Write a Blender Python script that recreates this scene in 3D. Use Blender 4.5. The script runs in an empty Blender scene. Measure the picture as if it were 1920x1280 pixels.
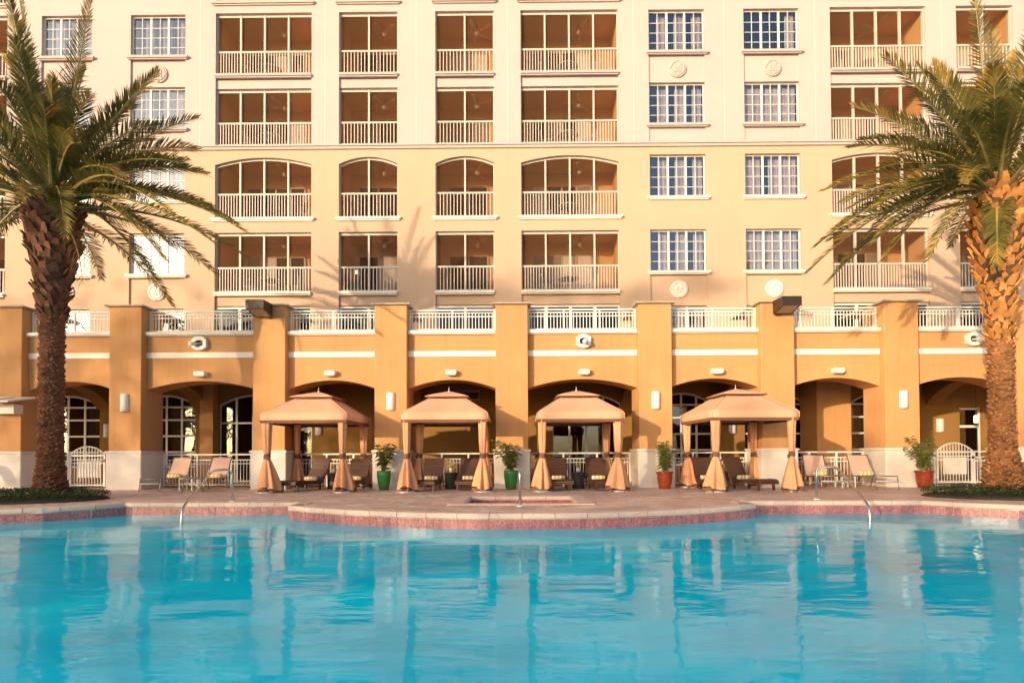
import bpy, math, random
from mathutils import Vector, Matrix
random.seed(7)
R = math.radians
scene = bpy.context.scene
C = scene.collection

# ------------------------------------------------------------------ camera
YAW, PITCH, ROLL, EYE = 0.00782, 0.01762, -0.00418, 1.116
fw = Vector((-math.sin(YAW) * math.cos(PITCH), math.cos(YAW) * math.cos(PITCH), math.sin(PITCH)))
rt = Vector((math.cos(YAW), math.sin(YAW), 0)); up = rt.cross(fw)
rt2 = rt * math.cos(ROLL) + up * math.sin(ROLL); up2 = -rt * math.sin(ROLL) + up * math.cos(ROLL)
cam_data = bpy.data.cameras.new('camera')
cam = bpy.data.objects.new('camera', cam_data); C.objects.link(cam)
m3 = Matrix((rt2, up2, -fw)).transposed()
cam.matrix_world = Matrix.Translation((0, 0, EYE)) @ m3.to_4x4()
cam_data.sensor_width = 36; cam_data.lens = 36 * 1050 / 1920
cam_data.shift_y = 192.1 / 1920
cam_data.clip_end = 2000; cam_data.clip_start = 0.05
scene.camera = cam

# ------------------------------------------------------------------ world, sun, exposure
SUN_AZ, SUN_EL = R(40), R(8.8)          # azimuth of travel measured from +Y towards +X
world = bpy.data.worlds.new('World'); scene.world = world; world.use_nodes = True
wn = world.node_tree; bg = wn.nodes['Background']
sky = wn.nodes.new('ShaderNodeTexSky'); sky.sky_type = 'NISHITA'; sky.sun_disc = False
sky.sun_elevation = SUN_EL; sky.sun_rotation = math.pi + SUN_AZ
sky.air_density = 0.8; sky.dust_density = 2.0; sky.ozone_density = 1.0
wn.links.new(sky.outputs[0], bg.inputs[0]); bg.inputs[1].default_value = 0.15
sun_d = bpy.data.lights.new('sun', 'SUN'); sun_d.energy = 2.1; sun_d.angle = R(0.6); sun_d.color = (1.0, 0.80, 0.54)
sun = bpy.data.objects.new('sun', sun_d); C.objects.link(sun)
SUN_DIR = Vector((math.sin(SUN_AZ) * math.cos(SUN_EL), math.cos(SUN_AZ) * math.cos(SUN_EL), -math.sin(SUN_EL)))
sun.rotation_euler = SUN_DIR.to_track_quat('-Z', 'Y').to_euler()
sun.location = (-40, -40, 40)
vs = scene.view_settings
vs.view_transform = 'Standard'; vs.look = 'None'; vs.gamma = 1.0; vs.exposure = 1.06; vs.use_curve_mapping = False
cy = scene.cycles
cy.max_bounces = 7; cy.diffuse_bounces = 4; cy.glossy_bounces = 4; cy.transparent_max_bounces = 24
cy.caustics_reflective = False; cy.caustics_refractive = False; cy.sample_clamp_indirect = 6.0
cy.use_denoising = True

# ------------------------------------------------------------------ materials
MT = {}
def nodes_of(name):
    m = bpy.data.materials.new(name); m.use_nodes = True
    nt = m.node_tree; b = nt.nodes['Principled BSDF']; MT[name] = m
    return m, nt, b
def N(nt, t, **kw):
    n = nt.nodes.new(t)
    for k, v in kw.items(): setattr(n, k, v)
    return n
def mixcol(nt, fac, a, b, blend='MIX'):
    n = N(nt, 'ShaderNodeMix', data_type='RGBA', blend_type=blend)
    for s, v in ((n.inputs[0], fac), (n.inputs[6], a), (n.inputs[7], b)):
        if isinstance(v, bpy.types.NodeSocket): nt.links.new(v, s)
        elif isinstance(v, (int, float)): s.default_value = v
        else: s.default_value = (*v, 1)
    return n.outputs[2]
def pos(nt, scale=(1, 1, 1), obj=False):
    mp = N(nt, 'ShaderNodeMapping'); mp.inputs['Scale'].default_value = scale
    if obj:
        nt.links.new(N(nt, 'ShaderNodeTexCoord').outputs['Object'], mp.inputs['Vector'])
    else:
        nt.links.new(N(nt, 'ShaderNodeNewGeometry').outputs['Position'], mp.inputs['Vector'])
    return mp.outputs[0]
def noise(nt, vec, scale, detail=4, rough=.55):
    n = N(nt, 'ShaderNodeTexNoise'); n.inputs['Scale'].default_value = scale
    n.inputs['Detail'].default_value = detail; n.inputs['Roughness'].default_value = rough
    nt.links.new(vec, n.inputs['Vector']); return n.outputs['Fac']
def ramp(nt, fac, stops):
    r = N(nt, 'ShaderNodeValToRGB'); cr = r.color_ramp
    while len(cr.elements) < len(stops): cr.elements.new(.5)
    for e, (p, c) in zip(cr.elements, stops):
        e.position = p; e.color = (*c, 1) if len(c) == 3 else c
    nt.links.new(fac, r.inputs[0]); return r.outputs[0]
def sc(c, k): return tuple(min(1, v * k) for v in c)
def mat(name, col, rough=.6, var=.1, scale=3, bump=0, bscale=60, metal=0, streak=0, obj=False, spec=.5, rnd=0):
    m, nt, b = nodes_of(name)
    v = pos(nt, obj=obj)
    c = ramp(nt, noise(nt, v, scale, 6), [(.3, sc(col, 1 - var)), (.7, sc(col, 1 + var))])
    if streak:
        st = noise(nt, pos(nt, (3.0, 3.0, .25)), 2.2, 5, .6)
        c = mixcol(nt, ramp(nt, st, [(.5, (0, 0, 0)), (.8, (streak,) * 3)]), c, sc(col, .55))
        big = noise(nt, pos(nt, (.35, .35, .5)), 1.0, 3)
        c = mixcol(nt, ramp(nt, big, [(.4, (0, 0, 0)), (.75, (streak * .8,) * 3)]), c, sc(col, .75))
    if rnd:
        oi = N(nt, 'ShaderNodeObjectInfo')
        c = mixcol(nt, 1.0, c, ramp(nt, oi.outputs['Random'], [(0, (1 - rnd,) * 3), (1, (1 + rnd,) * 3)]), 'MULTIPLY')
    nt.links.new(c, b.inputs['Base Color'])
    b.inputs['Roughness'].default_value = rough; b.inputs['Metallic'].default_value = metal
    b.inputs['Specular IOR Level'].default_value = spec
    if bump:
        bn = N(nt, 'ShaderNodeBump'); bn.inputs['Strength'].default_value = bump; bn.inputs['Distance'].default_value = .02
        nt.links.new(noise(nt, v, bscale, 5), bn.inputs['Height']); nt.links.new(bn.outputs[0], b.inputs['Normal'])
    return m
mat('cream_wall', (.56, .45, .425), .85, .03, .6, .25, 45, streak=.06, spec=.2)
mat('yellow_wall', (.60, .41, .285), .85, .03, .6, .25, 45, streak=.07, spec=.2)
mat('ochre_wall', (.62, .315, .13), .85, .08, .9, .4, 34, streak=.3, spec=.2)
mat('balcony_wall', (.62, .33, .14), .85, .05, .8, .2, 40, spec=.2)
mat('shaded_ochre', (.33, .17, .05), .85, .06, .8, .3, 40, spec=.2)  # same ochre paint, darkened: the arcade's inner shade is in the colour
mat('soffit', (.07, .04, .02), .9, .06, .8, spec=.1)  # near black, so the walk ceiling carries its shade in the colour
mat('stone_base', (.78, .69, .61), .7, .06, 1.6, .25, 30, streak=.15)
mat('rail_paint', (.60, .52, .45), .45, .04, 4)
mat('white_paint', (.82, .77, .70), .45, .03, 4)
mat('trim_white', (.84, .78, .68), .6, .03, 2, .1, 40, streak=.14)
mat('cap_stone', (.46, .38, .29), .8, .12, 3, .2, 40)
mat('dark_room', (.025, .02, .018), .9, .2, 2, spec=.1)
mat('curtain', (.58, .44, .36), .9, .1, 2, obj=True, spec=.1)
mat('bronze', (.055, .035, .026), .4, .15, 6, metal=.3)
mat('lamp_lens', (.35, .27, .2), .3, .1, 4)
mat('white_fixture', (.80, .74, .68), .4, .04, 5)
mat('canopy', (.78, .41, .25), .85, .06, 2, .5, 7, spec=.15)
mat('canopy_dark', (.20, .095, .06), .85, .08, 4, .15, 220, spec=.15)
mat('drape', (.70, .355, .19), .85, .07, 4, .15, 220, spec=.15, obj=True)
mat('silver', (.62, .62, .64), .35, .05, 6, metal=.5)
mat('sling', (.74, .45, .33), .8, .05, 5, .2, 260)
mat('frame_metal', (.36, .33, .30), .35, .08, 8, metal=.7)
mat('steel', (.62, .58, .55), .22, .05, 8, metal=1)
mat('drum', (.028, .022, .022), .6, .2, 20, .4, 90, obj=True)
mat('red_glaze', (.26, .045, .018), .18, .2, 5, obj=True)
mat('soil', (.05, .035, .025), .95, .3, 12, .6, 30)
mat('coping', (.72, .51, .40), .7, .08, 5, .15, 60, rnd=.05)
mat('band_paver', (.68, .56, .48), .8, .1, 6, .1, 60)
mat('room_floor', (.22, .15, .11), .7, .1, 3)
mat('pink_cloth', (.66, .40, .34), .9, .1, 8, obj=True)
mat('lampglow', (.9, .8, .6), .5)
MT['lampglow'].node_tree.nodes['Principled BSDF'].inputs['Emission Color'].default_value = (1, .75, .35, 1)
MT['lampglow'].node_tree.nodes['Principled BSDF'].inputs['Emission Strength'].default_value = 1.2
mat('wood_fan', (.40, .28, .20), .5, .1, 6)
mat('glass_item', (.55, .55, .45), .15, .1, 6)
mat('petal', (.75, .62, .2), .7, .2, 20)
mat('wing_wall', (.60, .50, .38), .85, .06, .6)

def wicker():
    m, nt, b = nodes_of('wicker')
    w = N(nt, 'ShaderNodeTexWave'); w.inputs['Scale'].default_value = 14; w.inputs['Distortion'].default_value = .6
    w.bands_direction = 'Y'
    nt.links.new(pos(nt, obj=True), w.inputs['Vector'])
    c = ramp(nt, w.outputs['Fac'], [(0, (.045, .017, .010)), (1, (.15, .062, .035))])
    nt.links.new(c, b.inputs['Base Color']); b.inputs['Roughness'].default_value = .5
    bn = N(nt, 'ShaderNodeBump'); bn.inputs['Strength'].default_value = .6; bn.inputs['Distance'].default_value = .01
    nt.links.new(w.outputs['Fac'], bn.inputs['Height']); nt.links.new(bn.outputs[0], b.inputs['Normal'])
wicker()
def towel():
    m, nt, b = nodes_of('towel')
    w = N(nt, 'ShaderNodeTexWave'); w.inputs['Scale'].default_value = 2.6; w.bands_direction = 'X'
    nt.links.new(pos(nt, obj=True), w.inputs['Vector'])
    c = ramp(nt, w.outputs['Fac'], [(.42, (.74, .48, .08)), (.58, (.84, .76, .55))])
    nt.links.new(c, b.inputs['Base Color']); b.inputs['Roughness'].default_value = .95
    bn = N(nt, 'ShaderNodeBump'); bn.inputs['Strength'].default_value = .5; bn.inputs['Distance'].default_value = .01
    nt.links.new(noise(nt, pos(nt, obj=True), 90), bn.inputs['Height']); nt.links.new(bn.outputs[0], b.inputs['Normal'])
towel()
def green_glaze():
    m, nt, b = nodes_of('green_glaze')
    n = noise(nt, pos(nt, obj=True), 3.2, 4)
    c = ramp(nt, n, [(.36, (.015, .24, .07)), (.52, (.06, .22, .04)), (.68, (.17, .16, .04))])
    nt.links.new(c, b.inputs['Base Color']); b.inputs['Roughness'].default_value = .2
green_glaze()
def paver():
    m, nt, b = nodes_of('paver')
    br = N(nt, 'ShaderNodeTexBrick'); br.inputs['Scale'].default_value = 1.0
    br.inputs['Brick Width'].default_value = .24; br.inputs['Row Height'].default_value = .12
    br.inputs['Mortar Size'].default_value = .004; br.inputs['Color1'].default_value = (.62, .41, .295, 1)
    br.inputs['Color2'].default_value = (.84, .63, .50, 1); br.inputs['Mortar'].default_value = (.33, .24, .2, 1)
    br.inputs['Bias'].default_value = 0
    rotm = N(nt, 'ShaderNodeMapping'); rotm.inputs['Rotation'].default_value = (0, 0, R(38))
    nt.links.new(pos(nt), rotm.inputs['Vector']); nt.links.new(rotm.outputs[0], br.inputs['Vector'])
    big = noise(nt, pos(nt, (.7, 1.3, 1)), 1.1, 5, .65)
    c = mixcol(nt, 1.0, br.outputs['Color'], ramp(nt, big, [(.3, (.66, .56, .52)), (.5, (1, .95, .92)), (.7, (1.28, 1.22, 1.2))]), 'MULTIPLY')
    nt.links.new(c, b.inputs['Base Color'])
    nt.links.new(ramp(nt, big, [(.35, (.45,) * 3), (.7, (.8,) * 3)]), b.inputs['Roughness'])
    bn = N(nt, 'ShaderNodeBump'); bn.inputs['Strength'].default_value = .3; bn.inputs['Distance'].default_value = .005
    nt.links.new(br.outputs['Fac'], bn.inputs['Height']); bn.invert = True; nt.links.new(bn.outputs[0], b.inputs['Normal'])
paver()
def tile_mat():
    m, nt, b = nodes_of('pool_tile')
    n = noise(nt, pos(nt), 26, 6, .7)
    c = ramp(nt, n, [(.32, (.24, .06, .075)), (.5, (.42, .14, .15)), (.68, (.62, .32, .30))])
    oi = N(nt, 'ShaderNodeObjectInfo')
    c = mixcol(nt, 1.0, c, ramp(nt, oi.outputs['Random'], [(0, (.82,) * 3), (1, (1.15,) * 3)]), 'MULTIPLY')
    nt.links.new(c, b.inputs['Base Color']); b.inputs['Roughness'].default_value = .25
tile_mat()
def plaster():
    m, nt, b = nodes_of('pool_plaster')
    n = noise(nt, pos(nt), .5, 4)
    c = ramp(nt, n, [(.3, (.004, .45, .75)), (.7, (.012, .55, .88))])
    nt.links.new(c, b.inputs['Base Color']); b.inputs['Roughness'].default_value = .9
    b.inputs['Specular IOR Level'].default_value = 0
plaster()
def water(name, tint, body, bodyfac, bump):
    m, nt, b = nodes_of(name); nt.nodes.remove(b)
    out = nt.nodes['Material Output']
    tr = N(nt, 'ShaderNodeBsdfTransparent'); tr.inputs[0].default_value = (*tint, 1)
    df = N(nt, 'ShaderNodeBsdfDiffuse')
    nt.links.new(ramp(nt, noise(nt, pos(nt, (.45, .9, 1)), .8, 5, .62), [(.34, sc(body, .78)), (.5, sc(body, .95)), (.66, sc(body, 1.05))]), df.inputs[0])
    mb = N(nt, 'ShaderNodeMixShader'); mb.inputs[0].default_value = bodyfac
    nt.links.new(tr.outputs[0], mb.inputs[1]); nt.links.new(df.outputs[0], mb.inputs[2])
    gl = N(nt, 'ShaderNodeBsdfGlossy'); gl.inputs['Roughness'].default_value = .0
    fr = N(nt, 'ShaderNodeFresnel'); fr.inputs['IOR'].default_value = 1.22
    a = noise(nt, pos(nt, (.5, 1.25, 1)), 1.15, 1, .4)
    f = noise(nt, pos(nt, (.6, 1.7, 1)), 3.6, 2, .5)
    ad = N(nt, 'ShaderNodeMath', operation='MULTIPLY_ADD'); ad.inputs[1].default_value = .22
    nt.links.new(f, ad.inputs[0]); nt.links.new(a, ad.inputs[2])
    bn = N(nt, 'ShaderNodeBump'); bn.inputs['Strength'].default_value = bump; bn.inputs['Distance'].default_value = .12
    nt.links.new(ad.outputs[0], bn.inputs['Height'])
    nt.links.new(bn.outputs[0], gl.inputs['Normal']); nt.links.new(bn.outputs[0], fr.inputs['Normal'])
    mx = N(nt, 'ShaderNodeMixShader'); nt.links.new(fr.outputs[0], mx.inputs[0])
    nt.links.new(mb.outputs[0], mx.inputs[1]); nt.links.new(gl.outputs[0], mx.inputs[2]); nt.links.new(mx.outputs[0], out.inputs[0])
water('pool_water', (.80, .97, 1.0), (.0, .78, 1.0), .97, .16)
water('spa_water', (.7, .75, .75), (.1, .1, .1), .1, .2)
def glass(name, tint, fac):
    m, nt, b = nodes_of(name); nt.nodes.remove(b)
    tr = N(nt, 'ShaderNodeBsdfTransparent'); tr.inputs[0].default_value = (*tint, 1)
    gl = N(nt, 'ShaderNodeBsdfGlossy'); gl.inputs['Roughness'].default_value = .02; gl.inputs[0].default_value = (.9, .95, 1, 1)
    bn = N(nt, 'ShaderNodeBump'); bn.inputs['Strength'].default_value = .05; bn.inputs['Distance'].default_value = .05
    nt.links.new(noise(nt, pos(nt), 1.2, 2), bn.inputs['Height']); nt.links.new(bn.outputs[0], gl.inputs['Normal'])
    mx = N(nt, 'ShaderNodeMixShader'); mx.inputs[0].default_value = fac
    nt.links.new(tr.outputs[0], mx.inputs[1]); nt.links.new(gl.outputs[0], mx.inputs[2])
    nt.links.new(mx.outputs[0], nt.nodes['Material Output'].inputs[0])
glass('window_glass', (.94, .96, 1.0), .13)
glass('dark_glass', (.5, .52, .55), .12)
glass('terrace_glass', (.5, .5, .5), .035)
def screen():
    m, nt, b = nodes_of('screen_mesh'); nt.nodes.remove(b)
    tr = N(nt, 'ShaderNodeBsdfTransparent'); df = N(nt, 'ShaderNodeBsdfDiffuse'); df.inputs[0].default_value = (.20, .095, .05, 1)
    mx = N(nt, 'ShaderNodeMixShader'); mx.inputs[0].default_value = .26
    nt.links.new(tr.outputs[0], mx.inputs[1]); nt.links.new(df.outputs[0], mx.inputs[2])
    nt.links.new(mx.outputs[0], nt.nodes['Material Output'].inputs[0])
screen()
def leaf(name, lo, hi, trans=.3, scale=1.5, rough=.5):
    m, nt, b = nodes_of(name)
    oi = N(nt, 'ShaderNodeObjectInfo')
    n = noise(nt, pos(nt), scale, 3)
    c = ramp(nt, n, [(.32, lo), (.68, hi)])
    c = mixcol(nt, 1.0, c, ramp(nt, oi.outputs['Random'], [(0, (.75, .78, .8)), (1, (1.3, 1.2, 1.0))]), 'MULTIPLY')
    nt.links.new(c, b.inputs['Base Color']); b.inputs['Roughness'].default_value = rough
    t = N(nt, 'ShaderNodeBsdfTranslucent'); nt.links.new(c, t.inputs[0])
    mx = N(nt, 'ShaderNodeMixShader'); mx.inputs[0].default_value = trans
    nt.links.new(b.outputs[0], mx.inputs[1]); nt.links.new(t.outputs[0], mx.inputs[2])
    nt.links.new(mx.outputs[0], nt.nodes['Material Output'].inputs[0])
leaf('frond', (.08, .095, .026), (.25, .205, .05), .38, 2.0)
leaf('frond_tip', (.30, .20, .04), (.46, .30, .06), .3, 2.0)
leaf('rachis', (.22, .17, .06), (.34, .24, .08), .0)
leaf('dead_leaf', (.22, .12, .05), (.34, .18, .07), .2)
leaf('flower', (.60, .20, .02), (.75, .28, .03), .2)
leaf('cover_leaf', (.022, .05, .012), (.07, .12, .025), .25, 4)
leaf('pot_leaf', (.12, .15, .035), (.34, .32, .09), .3, 5)
leaf('pot_leaf_dark', (.10, .14, .035), (.30, .32, .09), .3, 5)
leaf('tree_leaf', (.03, .06, .015), (.06, .1, .03), .2, 1)
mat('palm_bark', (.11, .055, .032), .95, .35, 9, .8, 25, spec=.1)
mat('palm_boot_shade', (.165, .07, .04), .9, .25, 7, .5, 30, spec=.15, rnd=.35)  # left palm: shade painted in as a darker brown
mat('palm_scar_lit', (.36, .165, .07), .9, .3, 5, .5, 30, spec=.15)  # right palm: sunlight painted into the scar colour
mat('palm_boot_lit', (.50, .215, .065), .9, .25, 7, .5, 30, spec=.15, rnd=.3)  # sunlit copy of the leaf bases, warm light in the colour

# ------------------------------------------------------------------ mesh helpers
class MB:
    def __init__(s): s.v = []; s.f = []; s.mi = []
    def add(s, vs_, fs_, mi=0):
        o = len(s.v); s.v += [tuple(p) for p in vs_]
        s.f += [tuple(i + o for i in f) for f in fs_]; s.mi += [mi] * len(fs_); return s
    def box(s, x0, x1, y0, y1, z0, z1, mi=0):
        return s.add([(x0, y0, z0), (x1, y0, z0), (x1, y1, z0), (x0, y1, z0), (x0, y0, z1), (x1, y0, z1), (x1, y1, z1), (x0, y1, z1)],
                     [(0, 3, 2, 1), (4, 5, 6, 7), (0, 1, 5, 4), (1, 2, 6, 5), (2, 3, 7, 6), (3, 0, 4, 7)], mi)
    def bevbox(s, x0, x1, y0, y1, z0, z1, b=.02, mi=0):
        # chamfered vertical edges and top
        ring = lambda i, z: [(x0 + b + i, y0 + i, z), (x1 - b - i, y0 + i, z), (x1 - i, y0 + b + i, z), (x1 - i, y1 - b - i, z),
                             (x1 - b - i, y1 - i, z), (x0 + b + i, y1 - i, z), (x0 + i, y1 - b - i, z), (x0 + i, y0 + b + i, z)]
        vv = ring(0, z0) + ring(0, z1 - b) + ring(b * .7, z1)
        ff = [tuple(range(7, -1, -1)), tuple(range(16, 24))]
        for k in range(2):
            for i in range(8):
                j = (i + 1) % 8; ff.append((k * 8 + i, k * 8 + j, k * 8 + 8 + j, k * 8 + 8 + i))
        return s.add(vv, ff, mi)
    def quad(s, a, b, c, d, mi=0): return s.add([a, b, c, d], [(0, 1, 2, 3)], mi)
    def loft(s, rings, caps=True, mi=0, closed=True):
        n = len(rings[0]); vv = [p for r in rings for p in r]; ff = []
        for k in range(len(rings) - 1):
            for i in range(n if closed else n - 1):
                j = (i + 1) % n; ff.append((k * n + i, k * n + j, (k + 1) * n + j, (k + 1) * n + i))
        if caps:
            ff.append(tuple(range(n - 1, -1, -1))); ff.append(tuple((len(rings) - 1) * n + i for i in range(n)))
        return s.add(vv, ff, mi)
    def lathe(s, prof, cx=0, cy_=0, n=20, mi=0, caps=True):
        rings = [[(cx + r * math.cos(2 * math.pi * i / n), cy_ + r * math.sin(2 * math.pi * i / n), z) for i in range(n)] for r, z in prof]
        return s.loft(rings, caps, mi)
    def tube(s, path, r, n=6, mi=0, caps=True):
        path = [Vector(p) for p in path]; rings = []
        rr = r if isinstance(r, (list, tuple)) else [r] * len(path)
        ref = None
        for k, p in enumerate(path):
            t = (path[min(k + 1, len(path) - 1)] - path[max(k - 1, 0)]).normalized()
            if ref is None: ref = t.orthogonal().normalized()
            ref = (ref - t * ref.dot(t))
            ref = ref.normalized() if ref.length > 1e-4 else t.orthogonal().normalized()
            b = t.cross(ref)
            rings.append([p + (ref * math.cos(2 * math.pi * i / n) + b * math.sin(2 * math.pi * i / n)) * rr[k] for i in range(n)])
        return s.loft(rings, caps, mi)
    def mesh(s, name, mats, smooth=False):
        me = bpy.data.meshes.new(name); me.from_pydata(s.v, [], s.f)
        mats = [mats] if isinstance(mats, str) else mats
        for m in mats: me.materials.append(MT[m])
        if len(mats) > 1: me.polygons.foreach_set('material_index', s.mi)
        if smooth: me.polygons.foreach_set('use_smooth', [True] * len(me.polygons))
        me.update(); return me
    def build(s, name, mats, parent=None, smooth=False, loc=None):
        return put(name, s.mesh(name, mats, smooth), parent, loc)
def put(name, me, parent=None, loc=None, rz=0, scale=None):
    o = bpy.data.objects.new(name, me); C.objects.link(o)
    if parent is not None: o.parent = parent
    if loc is not None: o.location = loc
    if rz: o.rotation_euler = (0, 0, rz)
    if scale is not None: o.scale = scale
    return o
def tag(o, label, cat, group=None):
    o['label'] = label; o['category'] = cat
    if group: o['group'] = group
    return o
def thing(name, label, cat, loc=(0, 0, 0), rz=0, group=None):
    return tag(put(name, None, None, loc, rz), label, cat, group)
def struct(o): o['kind'] = 'structure'; return o
def stuff(o): o['kind'] = 'stuff'; return o
def rounded(path, r, seg=5):
    """polyline with its inner corners rounded"""
    P = [Vector(p) for p in path]; out = [P[0]]
    for i in range(1, len(P) - 1):
        a = (P[i - 1] - P[i]); b = (P[i + 1] - P[i]); d = min(r, a.length * .45, b.length * .45)
        p0 = P[i] + a.normalized() * d; p2 = P[i] + b.normalized() * d
        for k in range(seg + 1):
            t = k / seg; out.append(p0 * (1 - t) ** 2 + P[i] * 2 * t * (1 - t) + p2 * t * t)
    out.append(P[-1]); return out
UNIT = MB().box(-.5, .5, -.5, .5, -.5, .5)
_unit = {}
def ubox(name, m, parent, x0, x1, y0, y1, z0, z1):
    if m not in _unit: _unit[m] = UNIT.mesh('unit_' + m, m)
    return put(name, _unit[m], parent, ((x0 + x1) / 2, (y0 + y1) / 2, (z0 + z1) / 2), 0, (x1 - x0, y1 - y0, z1 - z0))

# ------------------------------------------------------------------ pool outline (water side of the coping), left to right
WATER, COP = -.28, -.10
edge = [(-22, 10.6), (-17, 10.7), (-14, 10.85), (-12.3, 11.05), (-10.9, 11.42), (-10.1, 11.85), (-9.5, 12.45), (-9.15, 13.05), (-5.05, 13.02), (-4.95, 12.2)]
for k in range(1, 24):
    x = -4.95 + k * (10.1 / 24); xx = x - .1
    edge.append((x, 18.38 - math.sqrt(7.98 ** 2 - xx * xx)))
edge += [(5.15, 12.2), (5.25, 12.95), (9.25, 12.92), (9.75, 12.3), (10.4, 11.75), (11.3, 11.3), (12.6, 11.0), (14.5, 10.8), (22, 10.6)]
pool_loop = edge + [(22, -9), (-22, -9)]
spa_loop = [(-1.2, 12.62), (1.38, 12.62), (1.4, 14.6), (-1.2, 14.6)]

import bmesh
def filled(name, outer, holes, z, m):
    bm = bmesh.new(); es = []
    for lp in [outer] + holes:
        vv = [bm.verts.new((p[0], p[1], z)) for p in lp]
        es += [bm.edges.new((vv[i], vv[(i + 1) % len(vv)])) for i in range(len(vv))]
    bmesh.ops.triangle_fill(bm, edges=es, use_beauty=True, use_dissolve=False)
    for f in bm.faces:
        if f.normal.z < 0: f.normal_flip()
    me = bpy.data.meshes.new(name); bm.to_mesh(me); bm.free(); me.materials.append(MT[m])
    return put(name, me)
deck = struct(filled('deck', [(-300, -300), (300, -300), (300, 300), (-300, 300)], [pool_loop, spa_loop], 0, 'paver'))
# basin: floor and walls
b = MB(); gb = MB()
for i in range(len(pool_loop)):
    (x0, y0), (x1, y1) = pool_loop[i], pool_loop[(i + 1) % len(pool_loop)]
    b.quad((x0, y0, -1.5), (x1, y1, -1.5), (x1, y1, COP - .17), (x0, y0, COP - .17))
    gb.quad((x0, y0, COP - .17), (x1, y1, COP - .17), (x1, y1, -.002), (x0, y0, -.002))
b.quad((-23, -10, -1.5), (23, -10, -1.5), (23, 14, -1.5), (-23, 14, -1.5))
basin = struct(b.build('pool_basin', 'pool_plaster')); gb.build('grout_bed', 'band_paver', basin)
w = filled('pool_water', pool_loop, [], WATER, 'pool_water'); struct(w)
# submerged entry steps in the two inner corners
for (x0, x1) in ((-6.2, -4.8), (5.1, 6.4)):
    ubox('pool_step', 'coping', basin, x0, x1, 12.1, 12.98, -1.49, -.46)

def resample(pts, step):
    out = []; acc = 0
    P = [Vector((p[0], p[1], 0)) for p in pts]
    segs = []
    for i in range(len(P) - 1): segs.append((P[i], P[i + 1], (P[i + 1] - P[i]).length))
    tot = sum(s_[2] for s_ in segs); n = max(1, round(tot / step)); L = tot / n
    def atl(d):
        for a, c_, l in segs:
            if d <= l + 1e-6: return a.lerp(c_, min(1, d / l))
            d -= l
        return segs[-1][1]
    return [atl(i * L) for i in range(n + 1)]
# split at real corners so tiles and copings turn them cleanly
runs = []; cur = [edge[0]]
for i in range(1, len(edge)):
    cur.append(edge[i])
    if edge[i] in ((-9.15, 13.05), (-5.05, 13.02), (-4.95, 12.2), (5.15, 12.2), (5.25, 12.95), (9.25, 12.92)):
        runs.append(cur); cur = [edge[i]]
runs.append(cur)
tile_me = MB().bevbox(-.5, .5, -.008, .004, -.5, .5, .0035).mesh('tile', 'pool_tile')
for rn in runs:
    pts = resample(rn, .152)
    for a, c_ in zip(pts[:-1], pts[1:]):
        mid = (a + c_) / 2
        if abs(mid.x) > 13.5: continue
        d = c_ - a
        put('tile', tile_me, basin, (mid.x, mid.y, COP - .103), math.atan2(d.y, d.x), (d.length - .007, 1, .198))
    # grout bed just behind the tiles is the basin wall itself
def coping_run(rn, parent, width=.30, step=.62, lip=.035, sgn=1, joint=.006):
    pts = resample(rn, step); n = len(pts)
    def nrm(i):
        a = pts[max(i - 1, 0)]; c_ = pts[min(i + 1, n - 1)]; d = (c_ - a).normalized()
        return Vector((-d.y, d.x, 0)) * sgn
    for i in range(n - 1):
        a, c_ = pts[i], pts[i + 1]; d = (c_ - a).normalized()
        if abs(a.x) > 14: continue
        na, nc = nrm(i), nrm(i + 1)
        a2 = a + d * joint; c2 = c_ - d * joint
        ring = lambda p, nn: [p - nn * (lip - .02) + Vector((0, 0, -.098)), p - nn * lip + Vector((0, 0, -.075)), p - nn * lip + Vector((0, 0, -.025)),
                              p - nn * (lip - .012) + Vector((0, 0, .004)), p - nn * (lip - .04) + Vector((0, 0, .016)), p + nn * width + Vector((0, 0, .016)), p + nn * width + Vector((0, 0, -.098))]
        MB().loft([ring(a2, na), ring(c2, nc)]).build('coping_stone', 'coping', parent)
for rn in runs: coping_run(rn, basin)

# ------------------------------------------------------------------ spa
b = MB()
for i in range(4):
    (x0, y0), (x1, y1) = spa_loop[i], spa_loop[(i + 1) % 4]
    b.quad((x0, y0, -.9), (x1, y1, -.9), (x1, y1, 0), (x0, y0, 0))
b.quad((-1.3, 12.5, -.9), (1.5, 12.5, -.9), (1.5, 14.7, -.9), (-1.3, 14.7, -.9))
spa = struct(b.build('spa_basin', 'pool_tile'))
struct(filled('spa_water', spa_loop, [], -.2, 'spa_water'))
for k in range(17):
    x = -1.2 + .076 + k * .152
    put('tile', tile_me, spa, (x, 14.592, -.1), 0, (.145, 1, .145))
    put('tile', tile_me, spa, (x, 14.592, -.252), 0, (.145, 1, .145))
for k in range(13):
    for x, rz in ((-1.192, R(90)), (1.382, -R(90))):
        put('tile', tile_me, spa, (x, 12.7 + k * .152, -.1), rz, (.145, 1, .145))
for p0, p1 in ((spa_loop[0], spa_loop[1]), (spa_loop[1], spa_loop[2]), (spa_loop[2], spa_loop[3]), (spa_loop[3], spa_loop[0])):
    coping_run([p0, p1], spa, .34, .6, .03, -1)
# corner stones of the spa surround
for cx_, cy_ in ((-1.37, 12.45), (1.55, 12.45), (1.57, 14.77), (-1.37, 14.77)):
    ubox('coping_stone', 'coping', spa, cx_ - .166, cx_ + .166, cy_ - .166, cy_ + .166, -.09, .0175)
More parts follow.
